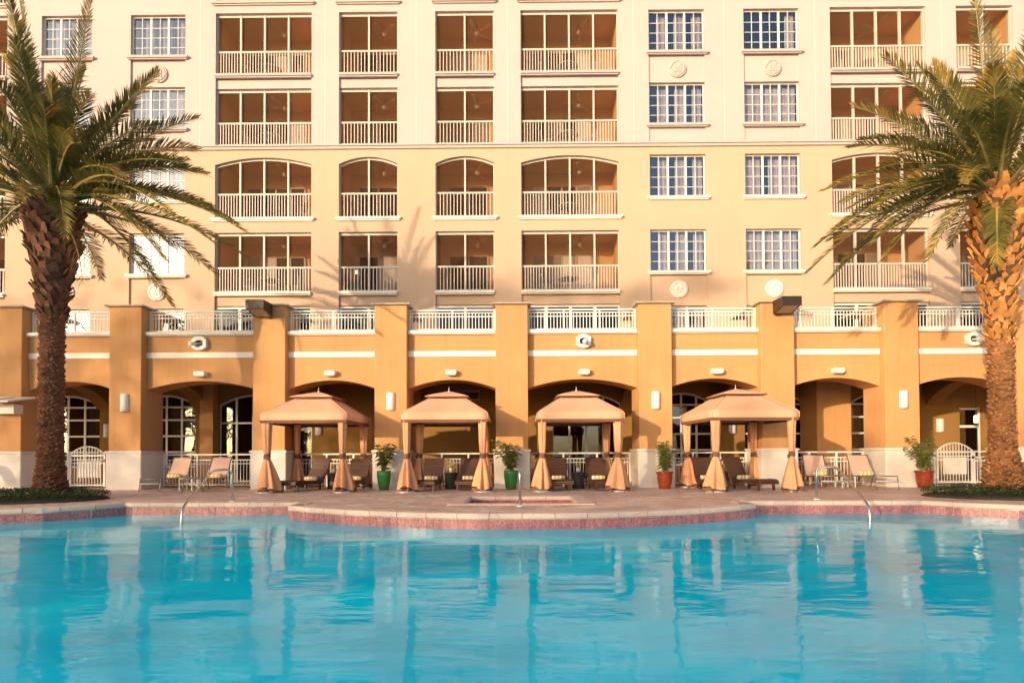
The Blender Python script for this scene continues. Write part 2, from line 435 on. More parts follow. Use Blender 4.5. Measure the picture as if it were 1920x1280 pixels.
# pale paver band around the spa terrace
bandpts = [(-2.36, 15.6), (-2.55, 11.95), (-1.3, 11.35), (-.05, 11.15), (1.4, 11.35), (2.68, 11.95), (2.6, 15.6)]
bp = resample(bandpts, .3)
b = MB()
for i in range(len(bp) - 1):
    a, c_ = bp[i], bp[i + 1]; d = (c_ - a).normalized(); n_ = Vector((-d.y, d.x, 0)) * .07
    z = Vector((0, 0, .004)); b.quad(a + n_ + z, a - n_ + z, c_ - n_ + z, c_ + n_ + z)
struct(b.build('paver_band', 'band_paver'))
b = MB().quad((-30, 15.75, .004), (30, 15.75, .004), (30, 15.9, .004), (-30, 15.9, .004))
struct(b.build('paver_band', 'band_paver'))

# ------------------------------------------------------------------ the hotel facade
YF = 22.67
hotel = thing('hotel_building', 'tall cream and yellow stucco hotel with stacked balconies behind the arcade', 'building', (0, 0, 0))
COLS = {'B0': (-23.35, -20.95, 2), 'B1': (-12.31, -8.35, 4), 'B2': (-7.22, -4.81, 2), 'B3': (-3.26, -.86, 2), 'B4': (.24, 4.23, 4), 'B5': (12.88, 16.76, 4), 'B6': (18.0, 20.31, 2)}
WINS = {'WA': (-19.53, -17.43), 'WB': (-15.83, -13.56), 'WC': (5.48, 7.76), 'WD': (9.36, 11.61)}
BROWS = {0: (19.75, 22.3), 1: (16.73, 19.30), 2: (13.82, 16.15), 3: (10.80, 13.29), 4: (7.75, 10.20), 5: (4.8, 7.19)}
WROWS = {0: (20.5, 22.2), 1: (17.52, 19.27), 2: (14.53, 16.25), 3: (11.55, 13.29), 4: (8.50, 10.21), 5: (4.8, 7.10)}
RAILTOP = {0: 20.8, 1: 17.79, 2: 14.81, 3: 11.86, 4: 8.82}
def wall_with_holes(name, x0, x1, z0, z1, holes, y, m, parent):
    xs = sorted({x0, x1} | {h[i] for h in holes for i in (0, 1)}); zs = sorted({z0, z1} | {h[i] for h in holes for i in (2, 3)})
    bm_ = MB()
    for i in range(len(xs) - 1):
        for j in range(len(zs) - 1):
            cx_, cz = (xs[i] + xs[i + 1]) / 2, (zs[j] + zs[j + 1]) / 2
            if any(h[0] < cx_ < h[1] and h[2] < cz < h[3] for h in holes): continue
            bm_.quad((xs[i], y, zs[j]), (xs[i + 1], y, zs[j]), (xs[i + 1], y, zs[j + 1]), (xs[i], y, zs[j + 1]))
    for h in holes:
        a, c_, p, q, dep, arch = h
        if arch:
            pts = []
            for k in range(17):
                t = k / 16; x = a + (c_ - a) * t; pts.append((x, q - arch * (2 * t - 1) ** 2))
            for (xa, za), (xb, zb) in zip(pts[:-1], pts[1:]):
                bm_.quad((xa, y, za), (xb, y, zb), (xb, y, q), (xa, y, q))
                bm_.quad((xa, y, za), (xa, y + dep, za), (xb, y + dep, zb), (xb, y, zb))
        else:
            bm_.quad((a, y, q), (a, y + dep, q), (c_, y + dep, q), (c_, y, q))
        qs = q - arch if arch else q
        bm_.quad((a, y, p), (c_, y, p), (c_, y + dep, p), (a, y + dep, p))
        bm_.quad((a, y, p), (a, y + dep, p), (a, y + dep, qs), (a, y, qs))
        bm_.quad((c_, y, p), (c_, y, qs), (c_, y + dep, qs), (c_, y + dep, p))
        if dep < .2: bm_.quad((a, y + dep, p), (c_, y + dep, p), (c_, y + dep, q), (a, y + dep, q))
    return bm_.build(name, m, parent)
up_h, lo_h = [], []
for k, (a, c_, n) in COLS.items():
    for r in range(6):
        z0, z1 = BROWS[r]
        (up_h if r < 3 else lo_h).append((a, c_, z0, z1, .3, .29 if r == 3 else 0))
    up_h.append((a, c_, 16.151, 16.62, .09, 0)); lo_h.append((a, c_, 7.191, 7.63, .09, 0))
for k, (a, c_) in WINS.items():
    for r in range(6):
        z0, z1 = WROWS[r]; (up_h if r < 3 else lo_h).append((a, c_, z0, z1, .25, 0))
    up_h.append((a, c_, 16.251, 17.42, .07, 0)); up_h.append((a, c_, 13.78, 14.43, .05, 0)); lo_h.append((a, c_, 7.101, 8.40, .07, 0))
XL, XR = -30, 30
wall_with_holes('upper_wall', XL, XR, 13.66, 23.2, up_h, YF, 'cream_wall', hotel)
wall_with_holes('lower_wall', XL, XR, 4.2, 13.66, lo_h, YF, 'yellow_wall', hotel)
MB().box(XL, XR, YF - .07, YF - .002, 13.60, 13.70).box(XL, XR, YF - .12, YF - .001, 13.703, 13.76).build('cornice', 'cream_wall', hotel)
MB().box(XL, XR, YF - .1, YF + 8, 23.203, 23.6).build('parapet', 'cream_wall', hotel)
MB().box(XL, XR, YF + 4.0, YF + 4.2, 0, 23.2).build('inner_wall', 'dark_room', hotel)
for x in (-12.95, -7.8, -4.05, -.3, 4.85, 8.55, 12.25, 17.4):
    MB().box(x - .006, x + .006, YF - .0025, YF - .0005, 7.3, 13.59).build('control_joint', 'cap_stone', hotel)
    MB().box(x - .006, x + .006, YF - .0025, YF - .0005, 13.77, 23.19).build('control_joint', 'trim_white', hotel)
# sills under the balconies and windows
for k, (a, c_, n) in COLS.items():
    for r in range(5):
        z = BROWS[r][0]; o = .13 if r in (0, 3) else .0
        if r == 2: continue
        wcol = 'trim_white' if r in (3, 4) else 'cream_wall'
        MB().box(a - o - .001, c_ + o + .001, YF - .11, YF - .003, z - .10, z - .003).box(a - o * .6, c_ + o * .6, YF - .06, YF - .002, z - .15, z - .102).build('ledge', wcol, hotel)
for k, (a, c_) in WINS.items():
    for r in range(5):
        z = WROWS[r][0]; wcol = 'trim_white' if r in (3, 4) else 'cream_wall'
        MB().box(a - .10, c_ + .14, YF - .12, YF - .003, z - .10, z - .002).box(a - .06, c_ + .09, YF - .07, YF - .002, z - .14, z - .102).build('sill', wcol, hotel)

# balconies: recess, screen posts, railing, balusters, screens, rear sliding door
def arch_z(a, c_, x, q, arch): return q - arch * (2 * (x - a) / (c_ - a) - 1) ** 2
for k, (a, c_, n) in COLS.items():
    for r in range(5):
        z0, z1 = BROWS[r]; yb = YF + 1.75
        bm_ = MB()
        bm_.quad((a - .02, yb, z0), (c_ + .02, yb, z0), (c_ + .02, yb, z1 + .1), (a - .02, yb, z1 + .1))
        for x in (a - .02, c_ + .02): bm_.quad((x, YF + .29, z0), (x, yb, z0), (x, yb, z1 + .1), (x, YF + .29, z1 + .1))
        rec = bm_.build('balcony_recess', 'balcony_wall', hotel)
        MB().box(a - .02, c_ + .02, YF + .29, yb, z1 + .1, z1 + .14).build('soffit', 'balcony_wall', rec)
        MB().box(a, c_, YF + .02, yb, z0 - .05, z0 - .001).build('floor', 'room_floor', rec)
        # sliding door at the back
        dx0 = a + (.35 if n == 2 else .5); dx1 = c_ - (.35 if n == 2 else .9)
        d = MB().box(dx0, dx1, yb - .06, yb - .01, z0 + 2.0, z0 + 2.08)
        nd = 2 if n == 2 else 4
        for q in range(nd + 1):
            x = dx0 + (dx1 - dx0) * q / nd; d.box(x - .04, x + .04, yb - .06, yb - .012, z0 + .001, z0 + 1.998)
        do = d.build('sliding_door', 'wood_fan', rec)
        for q in range(nd):
            xa = dx0 + (dx1 - dx0) * q / nd; xb = dx0 + (dx1 - dx0) * (q + 1) / nd
            ubox('pane', random.choice(['dark_room', 'dark_room', 'room_floor', 'curtain']), do, xa + .041, xb - .041, yb - .04, yb - .02, z0 + .03, z0 + 1.997)
        # posts and rails
        yr = YF + .10; w_ = (c_ - a) / n
        arch = .29 if r == 3 else 0
        rl = MB()
        for q in range(n + 1):
            x = a + w_ * q; x0_ = max(a + .002, x - .036); x1_ = min(c_ - .002, x + .036)
            zt = min(arch_z(a, c_, x0_, z1, arch), arch_z(a, c_, x1_, z1, arch)) if arch else z1
            rl.box(x0_, x1_, yr, yr + .09, z0, zt - .003)
        if arch:
            pts = [(a + (c_ - a) * t / 16) for t in range(17)]
            for xa, xb in zip(pts[:-1], pts[1:]):
                za, zb = arch_z(a, c_, xa, z1, arch) - .004, arch_z(a, c_, xb, z1, arch) - .004
                rl.loft([[(xa, yr + .02, za - .07), (xa, yr + .08, za - .07), (xa, yr + .08, za), (xa, yr + .02, za)],
                         [(xb, yr + .02, zb - .07), (xb, yr + .08, zb - .07), (xb, yr + .08, zb), (xb, yr + .02, zb)]])
        rt_ = RAILTOP[r]
        for q in range(n):
            xa, xb = a + w_ * q + .037, a + w_ * (q + 1) - .037
            rl.box(xa, xb, yr + .01, yr + .075, rt_ - .07, rt_); rl.box(xa, xb, yr + .015, yr + .07, z0 + .03, z0 + .09)
            if not arch: rl.box(xa, xb, yr + .02, yr + .08, z1 - .10, z1 - .004)
        rail = rl.build('balcony_railing', 'rail_paint', hotel)
        nb = 7; single = r in (3, 4) and k != 'B0'; j = MB()
        for q in range(n):
            xa = a + w_ * q + .037; ww = w_ - .074
            for t in range(nb):
                x = xa + ww * (t + 1) / (nb + 1)
                if single: ubox('baluster', 'rail_paint', rail, x - .016, x + .016, yr + .022, yr + .062, z0 + .091, rt_ - .071)
                else: j.box(x - .016, x + .016, yr + .022, yr + .062, z0 + .091, rt_ - .071)
        if not single: stuff(j.build('balusters', 'rail_paint', rail))
        for q in range(n):
            xa, xb = a + w_ * q + .05, a + w_ * (q + 1) - .05
            if arch:
                s_ = MB(); m_ = 6
                top = [(xa + (xb - xa) * t / m_) for t in range(m_ + 1)]
                for xp, xq in zip(top[:-1], top[1:]):
                    s_.quad((xp, yr + .085, z0 + .01), (xq, yr + .085, z0 + .01), (xq, yr + .085, arch_z(a, c_, xq, z1, arch) - .05), (xp, yr + .085, arch_z(a, c_, xp, z1, arch) - .05))
                s_.build('screen', 'screen_mesh', rail)
            else:
                MB().quad((xa, yr + .085, z0 + .01), (xb, yr + .085, z0 + .01), (xb, yr + .085, z1 - .05), (xa, yr + .085, z1 - .05)).build('screen', 'screen_mesh', rail)
    # terrace level: dark glazed opening with white posts
    z0, z1 = BROWS[5]
    d = MB().box(a + .002, c_ - .002, YF + .1, YF + .16, z1 - .1, z1 - .003).box(a + .002, c_ - .002, YF + .1, YF + .16, z0, z0 + .12)
    for q in range(n + 1):
        x = a + (c_ - a) * q / n; d.box(max(a + .003, x - .06), min(c_ - .003, x + .06), YF + .1, YF + .16, z0 + .121, z1 - .101)
    do = d.build('terrace_door', 'white_paint', hotel)
    for q in range(n):
        xa = a + (c_ - a) * q / n; xb = a + (c_ - a) * (q + 1) / n
        ubox('pane', 'terrace_glass', do, xa + .061, xb - .061, YF + .125, YF + .131, z0 + .122, z1 - .102)
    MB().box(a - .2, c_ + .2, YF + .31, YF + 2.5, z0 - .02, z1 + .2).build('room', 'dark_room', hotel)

random.seed(3)
for k, (a, c_) in WINS.items():
    for r in range(6):
        z0, z1 = WROWS[r]; y = YF + .12
        rows = 4 if r < 5 else 1
        f = MB(); fo = .045
        f.box(a + .002, a + fo, y, y + .07, z0, z1 - .003).box(c_ - fo, c_ - .002, y, y + .07, z0, z1 - .003)
        f.box(a + fo + .001, c_ - fo - .001, y, y + .07, z1 - fo, z1 - .003).box(a + fo + .001, c_ - fo - .001, y, y + .07, z0, z0 + fo)
        W = (c_ - a - 2 * fo); sw = W / 3; ia, ib = z0 + fo, z1 - fo
        for q in (1, 2):
            x = a + fo + sw * q; f.box(x - .038, x + .038, y + .002, y + .068, ia, ib)
        cells = []
        for q in range(3):
            xa = a + fo + sw * q + (.038 if q else 0); xb = a + fo + sw * (q + 1) - (.038 if q < 2 else 0)
            if rows == 1: cells.append((xa, xb, ia, ib)); continue
            xm = (xa + xb) / 2
            f.box(xm - .010, xm + .010, y + .012, y + .05, ia, ib)
            for j in range(1, 4):
                z = ia + (ib - ia) * j / 4
                f.box(xa, xm - .0105, y + .014, y + .048, z - .010, z + .010); f.box(xm + .0105, xb, y + .014, y + .048, z - .010, z + .010)
            for j in range(4):
                za, zb = ia + (ib - ia) * j / 4, ia + (ib - ia) * (j + 1) / 4
                cells += [(xa, xm, za, zb), (xm, xb, za, zb)]
        wo = f.build('window', 'white_paint', hotel)
        if k != 'WA' and r in (1, 2, 3, 4):
            for (xa, xb, za, zb) in cells: ubox('pane', 'window_glass', wo, xa, xb, y + .028, y + .033, za, zb)
        else:
            g = MB()
            for (xa, xb, za, zb) in cells: g.box(xa, xb, y + .028, y + .033, za, zb)
            stuff(g.build('panes', 'window_glass', wo))
        # curtains hang in folds behind each sash
        for q in range(3):
            xa = a + fo + sw * q; cover = random.choice([.5, .55, .6, .95, 1.0]) if r < 5 else .5
            if k == 'WC' and r < 5: cover = .52
            if k == 'WD' and r == 1: cover = .0 if q < 2 else .5
            if k == 'WD' and r in (2, 4): cover = 1.0
            if cover <= 0: continue
            x0_ = xa + sw * (1 - cover); nn = max(8, int(44 * cover)); top, bot = [], []
            for t in range(nn + 1):
                x = x0_ + sw * cover * t / nn; yy = y + .22 + .035 * math.sin(t * 1.9 + q) + .02 * random.random()
                top.append((x, yy, z1 + .05)); bot.append((x, yy, z0 - .05))
            MB().loft([bot, top], caps=False, closed=False).build('curtain', 'curtain', wo, True)
        rm = MB(); ya, yb = YF + .26, YF + 1.6
        rm.quad((a - .3, yb, z0 - .3), (c_ + .3, yb, z0 - .3), (c_ + .3, yb, z1 + .3), (a - .3, yb, z1 + .3))
        for x in (a - .3, c_ + .3): rm.quad((x, ya, z0 - .3), (x, yb, z0 - .3), (x, yb, z1 + .3), (x, ya, z1 + .3))
        for z in (z0 - .3, z1 + .3): rm.quad((a - .3, ya, z), (c_ + .3, ya, z), (c_ + .3, yb, z), (a - .3, yb, z))
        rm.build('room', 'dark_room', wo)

# medallions with a raised M
LM = [(-.5, -.5), (-.5, -.42), (-.42, -.40), (-.38, .40), (-.46, .42), (-.46, .5), (-.22, .5), (0, -.18), (.22, .5), (.46, .5), (.46, .42), (.38, .40), (.42, -.40), (.5, -.42), (.5, -.5),
      (.17, -.5), (.17, -.42), (.26, -.40), (.24, .22), (.03, -.45), (-.03, -.45), (-.24, .22), (-.26, -.40), (-.17, -.42), (-.17, -.5)]
def letter_m():
    bm = bmesh.new(); s_ = .32
    vv = [bm.verts.new((x * s_, -.028, z * s_)) for x, z in LM]
    es = [bm.edges.new((vv[i], vv[(i + 1) % len(vv)])) for i in range(len(vv))]
    bmesh.ops.triangle_fill(bm, edges=es)
    ex = bmesh.ops.extrude_face_region(bm, geom=list(bm.faces))
    for v in ex['geom']:
        if isinstance(v, bmesh.types.BMVert): v.co.y += .03
    bmesh.ops.recalc_face_normals(bm, faces=bm.faces)
    me = bpy.data.meshes.new('letter'); bm.to_mesh(me); bm.free(); return me
M_me = {}
for m in ('cream_wall', 'trim_white'):
    me = letter_m(); me.materials.append(MT[m])
    n = 36
    disc = MB().loft([[(.36 * s_ * math.cos(2 * math.pi * i / n), y, .36 * s_ * math.sin(2 * math.pi * i / n)) for i in range(n)] for s_, y in ((1, .06), (1, .012), (.96, 0))]).mesh('medallion', m)
    ring = MB()
    for t0, t1 in ((100, 170), (190, 260), (280, 350), (10, 80)):
        pts = [(.275 * math.cos(R(t0 + (t1 - t0) * i / 9)), -.012, .275 * math.sin(R(t0 + (t1 - t0) * i / 9))) for i in range(10)]
        ring.tube(pts, .022, 6)
    for t in (0, 90, 180, 270):
        p = (.30 * math.cos(R(t)), -.012, .30 * math.sin(R(t))); ring.tube([(p[0] - .02 * math.cos(R(t)), p[1], p[2] - .02 * math.sin(R(t))), (p[0] + .035 * math.cos(R(t)), p[1], p[2] + .035 * math.sin(R(t)))], .025, 6)
    M_me[m] = (disc, me, ring.mesh('ring', m))
for (x, z) in ((6.66, 16.84), (10.55, 16.85), (-14.68, 16.82), (-18.48, 16.82), (6.64, 7.78), (10.51, 7.78), (-14.71, 7.80), (-18.48, 7.80)):
    dm, lm, rm_ = M_me['cream_wall' if z > 12 else 'trim_white']
    o = put('medallion', dm, hotel, (x, YF + .01, z)); put('letter', lm, o, (0, -.002, -.005)); put('ring', rm_, o)

# ------------------------------------------------------------------ the arcade
YA, YS, YB = 18.23, 18.50, 19.40
arcade = thing('arcade', 'ochre stucco arcade with square piers and flat arches carrying a terrace', 'arcade', (0, 0, 0))
PIERS = [(-21.2, -20.15), (-17.31, -16.25), (-13.36, -12.30), (-8.62, -7.56), (-4.63, -3.57), (-.67, .39), (4.0, 5.08), (7.98, 9.06), (11.98, 13.08), (16.25, 17.33), (20.9, 21.95)]
for (a, c_) in PIERS:
    p = MB().bevbox(a, c_, YA, YB, 1.2, 6.0, .015).build('pier', 'ochre_wall', arcade)
    MB().bevbox(a - .055, c_ + .055, YA - .055, YB + .03, 0, 1.19, .02).bevbox(a - .085, c_ + .085, YA - .085, YB + .06, 1.192, 1.265, .02).build('stone_base', 'stone_base', p)
    o = .10
    MB().box(a - o, c_ + o, YA - o, YB + 1.2, 6.003, 6.05).loft([[(a - o, YA - o, 6.052), (c_ + o, YA - o, 6.052), (c_ + o, YB + 1.2, 6.052), (a - o, YB + 1.2, 6.052)],
          [(a + .25, YA + .25, 6.12), (c_ - .25, YA + .25, 6.12), (c_ - .25, YB + .9, 6.12), (a + .25, YB + .9, 6.12)]]).build('cap', 'cap_stone', p)
SPR, CRN = 3.29, 3.58
for (a0, a), (c_, c1) in zip(PIERS[:-1], PIERS[1:]):
    s_ = MB(); n = 20; e = .004
    pts = [(a + e + (c_ - a - 2 * e) * t / n, CRN - (CRN - SPR) * (2 * t / n - 1) ** 2) for t in range(n + 1)]
    for (xa, za), (xb, zb) in zip(pts[:-1], pts[1:]):
        s_.quad((xa, YS, za), (xb, YS, zb), (xb, YS, 5.07), (xa, YS, 5.07))
        s_.quad((xb, YB - .02, zb), (xa, YB - .02, za), (xa, YB - .02, 5.07), (xb, YB - .02, 5.07))
        s_.quad((xa, YS, za), (xa, YB - .02, za), (xb, YB - .02, zb), (xb, YS, zb))
    s_.quad((a + e, YS, 5.07), (c_ - e, YS, 5.07), (c_ - e, YB - .02, 5.07), (a + e, YB - .02, 5.07))
    sp = s_.build('spandrel', 'ochre_wall', arcade)
    MB().bevbox(a + .006, c_ - .006, YS - .14, YB - .1, 5.10, 5.20, .015).box(a + .006, c_ - .006, YS - .08, YS + .3, 5.072, 5.098).build('ledge', 'trim_white', sp)
    MB().box(a + .006, c_ - .006, YS - .025, YS + .05, 4.345, 4.53).build('string_course', 'trim_white', sp)
# vaulted walk behind: ceiling, transverse arches, terrace slab
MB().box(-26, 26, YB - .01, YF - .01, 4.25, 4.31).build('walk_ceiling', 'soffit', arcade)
MB().box(-26, 26, YB + .01, YF - .005, 4.6, 4.79).build('terrace_slab', 'cap_stone', arcade)
for (a, c_) in PIERS:
    t_ = MB(); n = 14; xm = (a + c_) / 2
    pts = [(YB - .03 + (YF - YB + .02) * t / n, 3.75 - .75 * (2 * t / n - 1) ** 2) for t in range(n + 1)]
    for (ya, za), (yb, zb) in zip(pts[:-1], pts[1:]):
        for x in (xm - .3, xm + .3): t_.quad((x, ya, za), (x, yb, zb), (x, yb, 4.25), (x, ya, 4.25))
        t_.quad((xm - .3, ya, za), (xm + .3, ya, za), (xm + .3, yb, zb), (xm - .3, yb, zb))
    t_.build('transverse_arch', 'shaded_ochre', arcade)

for xa, xb, ya in ((11.45, 12.75, 21.4), (-12.65, -12.12, 22.25)):
    MB().box(xa, xb, ya, YF - .004, 0, 4.249).build('inner_pier', 'ochre_wall', arcade)

# ground-floor wall of the hotel with arched windows and doors
GW = [(-18.35, 2.75, 'w'), (-14.3, 2.5, 'w'), (-10.75, 2.7, 'd'), (2.85, 2.75, 'd'), (6.7, 2.45, 'w'), (10.45, 2.45, 'w'), (14.75, 2.45, 'w')]
holes = [(x - w_ / 2, x + w_ / 2, .02 if t == 'd' else .62, 3.58, .22, .42) for x, w_, t in GW]
holes += [(-9.35, -8.30, .02, 2.75, .22, 0), (17.85, 18.75, .02, 2.9, .22, 0)]
wall_with_holes('ground_wall', -26, 26, 0, 4.2, holes, YF, 'shaded_ochre', hotel)
MB().box(-26, 26, YF + 2.2, YF + 2.3, 0, 4.2).box(-26, 26, YF + .24, YF + 2.2, .002, .012).build('lobby', 'dark_room', hotel)
def arched_window(x, w_, t):
    a, c_ = x - w_ / 2, x + w_ / 2; y = YF + .10; z0 = .02 if t == 'd' else .62; arch = .42; z1 = 3.58
    f = MB()
    zt = lambda xx: arch_z(a, c_, xx, z1, arch) - .004
    n = 18; xs = [a + .003 + (w_ - .006) * i / n for i in range(n + 1)]
    for xa, xb in zip(xs[:-1], xs[1:]):
        f.loft([[(xa, y, zt(xa) - .08), (xa, y + .07, zt(xa) - .08), (xa, y + .07, zt(xa)), (xa, y, zt(xa))], [(xb, y, zt(xb) - .08), (xb, y + .07, zt(xb) - .08), (xb, y + .07, zt(xb)), (xb, y, zt(xb))]])
    cols = 4; ws = w_ / cols
    for q in range(cols + 1):
        xx = a + ws * q; xa, xb = max(a + .003, xx - .04), min(c_ - .003, xx + .04)
        f.box(xa, xb, y + .002, y + .066, z0, min(zt(xa), zt(xb)) - .05)
    zr = [1.25, 1.90, 2.56, 3.08] if t == 'w' else [2.42]
    cells = []
    for z in zr:
        for q in range(cols): f.box(a + ws * q + .041, a + ws * (q + 1) - .041, y + .006, y + .06, z - .035, z + .035)
    f.box(a + .05, c_ - .05, y + .004, y + .064, z0 + .001, z0 + .07)
    wo = f.build('door' if t == 'd' else 'window', 'white_paint', hotel)
    if t == 'd':
        for q in (1, 2): ubox('handle', 'steel', wo, x + (-.09 if q == 1 else .07), x + (-.07 if q == 1 else .09), y - .05, y - .005, .95, 1.2)
    for q in range(cols):
        xa, xb = a + ws * q + .041, a + ws * (q + 1) - .041
        zz = [z0 + .071] + [z for z in zr] + [None]
        for j in range(len(zz) - 1):
            lo = zz[j] + (.036 if j else 0)
            if zz[j + 1] is None:
                MB().loft([[(xa, y + .03, lo), (xb, y + .03, lo), (xb, y + .03, max(lo + .02, zt(xb) - .05)), (xa, y + .03, max(lo + .02, zt(xa) - .05))],
                           [(xa, y + .036, lo), (xb, y + .036, lo), (xb, y + .036, max(lo + .02, zt(xb) - .05)), (xa, y + .036, max(lo + .02, zt(xa) - .05))]]).build('pane', 'dark_glass', wo)
            else: ubox('pane', 'dark_glass', wo, xa, xb, y + .03, y + .036, lo, zz[j + 1] - .036)
for g in GW: arched_window(*g)
for (a, c_, z1) in ((-9.35, -8.30, 2.75), (17.85, 18.75, 2.9)):
    y = YF + .1
    f = MB().box(a + .003, a + .08, y, y + .07, .02, z1 - .003).box(c_ - .08, c_ - .003, y, y + .07, .02, z1 - .003).box(a + .081, c_ - .081, y, y + .07, z1 - .08, z1 - .003).box(a + .081, c_ - .081, y, y + .07, 2.1, 2.2)
    d = f.build('door', 'white_paint', hotel)
    ubox('pane', 'dark_glass', d, a + .081, c_ - .081, y + .03, y + .036, .02, 2.099); ubox('pane', 'dark_glass', d, a + .081, c_ - .081, y + .03, y + .036, 2.201, z1 - .081)
v = MB().box(-2.43, -1.48, YF - .03, YF - .002, 3.29, 3.34).box(-2.43, -1.48, YF - .03, YF - .002, 3.63, 3.68).box(-2.43, -2.38, YF - .03, YF - .002, 3.341, 3.629).box(-1.53, -1.48, YF - .03, YF - .002, 3.341, 3.629)
v = v.build('air_vent', 'cap_stone', hotel)
for i in range(6): ubox('slat', 'soffit', v, -2.375, -1.535, YF - .022, YF - .004, 3.355 + i * .046, 3.378 + i * .046)

# ------------------------------------------------------------------ railings and fences
BAYN = ['left outer', 'first', 'second', 'third', 'fourth', 'fifth', 'sixth', 'seventh', 'eighth', 'right outer']
BAYS = [(PIERS[i][1], PIERS[i + 1][0]) for i in range(len(PIERS) - 1)]
BAYD = {1: 'above the left arched gate', 2: 'above the left sling loungers', 3: 'above the leftmost cabana', 4: 'above the second cabana', 5: 'above the third cabana', 6: 'above the rightmost cabana', 7: 'above the right sling loungers', 8: 'beside the right palm trunk'}
def rail_section(parent, x0, x1, y, z0, ztop, zmid, zlow, npost, step=.107, m='white_paint'):
    MB().box(x0, x1, y - .03, y + .03, ztop - .05, ztop).build('top_rail', m, parent)
    for z in (zmid, zlow, z0 + .07):
        ubox('rail', m, parent, x0, x1, y - .018, y + .018, z - .017, z + .017)
    posts = [x0 + (x1 - x0) * i / npost for i in range(npost + 1)]
    for x in posts:
        xx = min(max(x, x0 + .03), x1 - .03); ubox('post', m, parent, xx - .027, xx + .027, y - .025, y + .025, z0, ztop - .051)
    n = int((x1 - x0) / step)
    for i in range(1, n):
        x = x0 + (x1 - x0) * i / n
        if min(abs(x - p) for p in posts) < .045: continue
        ubox('baluster', m, parent, x - .011, x + .011, y - .0095, y + .0095, z0 + .088, zmid - .0175)
for i, (a, c_) in enumerate(BAYS):
    if i in (0, 9): continue
    t = thing('terrace_railing', 'white metal terrace railing ' + BAYD[i] + ', between two pier caps', 'railing', ((a + c_) / 2, YS + .12, 5.2), 0, 'terrace railings')
    w_ = (c_ - a) / 2 - .01
    rail_section(t, -w_, w_, 0, .001, .74, .62, .50, 3 if c_ - a > 3.3 else 2)
FD = {1: 'left of the arched gate behind the left palm trunk', 2: 'behind the left pair of sling loungers', 3: 'behind the leftmost cabana', 4: 'behind the second cabana from left', 5: 'behind the third cabana from left', 6: 'behind the rightmost cabana', 7: 'behind the right pair of sling loungers', 8: 'beside the right arched gate'}
YFN = 19.32
def gate(x0, x1, label):
    t = thing('gate', label, 'gate', ((x0 + x1) / 2, YFN - .02, 0), 0, 'arched pool gates'); w_ = (x1 - x0) / 2
    f = MB().box(-w_, -w_ + .06, -.025, .025, .04, 1.17).box(w_ - .06, w_, -.025, .025, .04, 1.17).box(-w_ + .061, w_ - .061, -.02, .02, 1.09, 1.15).box(-w_ + .061, w_ - .061, -.02, .02, .07, .12)
    n = 14
    arc = [(-w_ + .02 + (2 * w_ - .04) * k / n, 1.17 + .26 * (1 - (2 * k / n - 1) ** 2)) for k in range(n + 1)]
    f.tube([(x, 0, z) for x, z in arc], .026, 6)
    f.build('gate_frame', 'white_paint', t)
    for z in (.98, .86): ubox('rail', 'white_paint', t, -w_ + .061, w_ - .061, -.014, .014, z - .016, z + .016)
    nb = 11
    for k in range(1, nb):
        x = -w_ + .06 + (2 * w_ - .12) * k / nb
        ubox('baluster', 'white_paint', t, x - .011, x + .011, -.009, .009, .121, 1.089)
        zt = 1.17 + .26 * (1 - (x / (w_ - .02)) ** 2)
        if zt - 1.17 > .05: ubox('baluster', 'white_paint', t, x - .011, x + .011, -.009, .009, 1.151, zt - .02)
    ubox('sign_panel', 'trim_white', t, -w_ * .62, w_ * .68, .012, .024, .36, .93)
    ubox('latch', 'bronze', t, w_ - .055, w_ + .02, -.055, -.026, .9, .98)
GL, GR = (-15.48, -14.24), (14.38, 15.62)
def fence(x0, x1, label, npost):
    t = thing('pool_fence', label, 'fence', ((x0 + x1) / 2, YFN, 0), 0, 'white pool fence sections'); w_ = (x1 - x0) / 2
    rail_section(t, -w_, w_, 0, .02, 1.16, .95, .82, npost)
fence(BAYS[1][0] + .02, GL[0] - .03, 'short white fence section behind the left palm trunk', 1)
fence(GL[1] + .03, BAYS[1][1] - .07, 'short white fence stub between left arched gate and pier', 1)
gate(*GL, 'white arched gate beside the left palm trunk')
for i in (2, 3, 4, 5, 6, 7):
    fence(BAYS[i][0] + .07, BAYS[i][1] - .07, 'white metal pool fence ' + FD[i], 3)
fence(BAYS[8][0] + .07, GR[0] - .03, 'short white fence section behind the red pot by right gate', 1)
gate(*GR, 'white arched gate left of the right palm trunk')
fence(GR[1] + .03, BAYS[8][1] - .07, 'short white fence stub between right arched gate and palm trunk', 1)

# ------------------------------------------------------------------ wall fixtures
def sconce(x, y, z0, z1, label, r=.14, glow=False):
    t = thing('wall_sconce', label, 'lamp', (x, y, z0), 0, 'white half-round wall sconces'); h = z1 - z0; n = 14
    rings = [[(r * s_ * math.cos(math.pi + math.pi * i / n), r * s_ * math.sin(math.pi + math.pi * i / n) * .85, z) for i in range(n + 1)] for s_, z in ((.86, 0), (1, .03), (1, h - .03), (.86, h))]
    MB().loft(rings).build('shade', 'lampglow' if glow else 'white_fixture', t, True)
    ubox('band', 'cap_stone', t, -r * 1.02, r * 1.02, -.02, -.001, h * .75, h * .77)
sconce(-12.83, YA - .001, 2.55, 3.13, 'white half-round sconce on the pier left of the left sling loungers')
sconce(-4.10, YA - .001, 2.55, 3.13, 'white half-round sconce on the pier between first and second cabana')
sconce(4.54, YA - .001, 2.55, 3.12, 'white half-round sconce on the pier above the right-of-centre red pot')
sconce(12.55, YA - .001, 2.54, 3.11, 'white half-round sconce on the pier above the far right red pot')
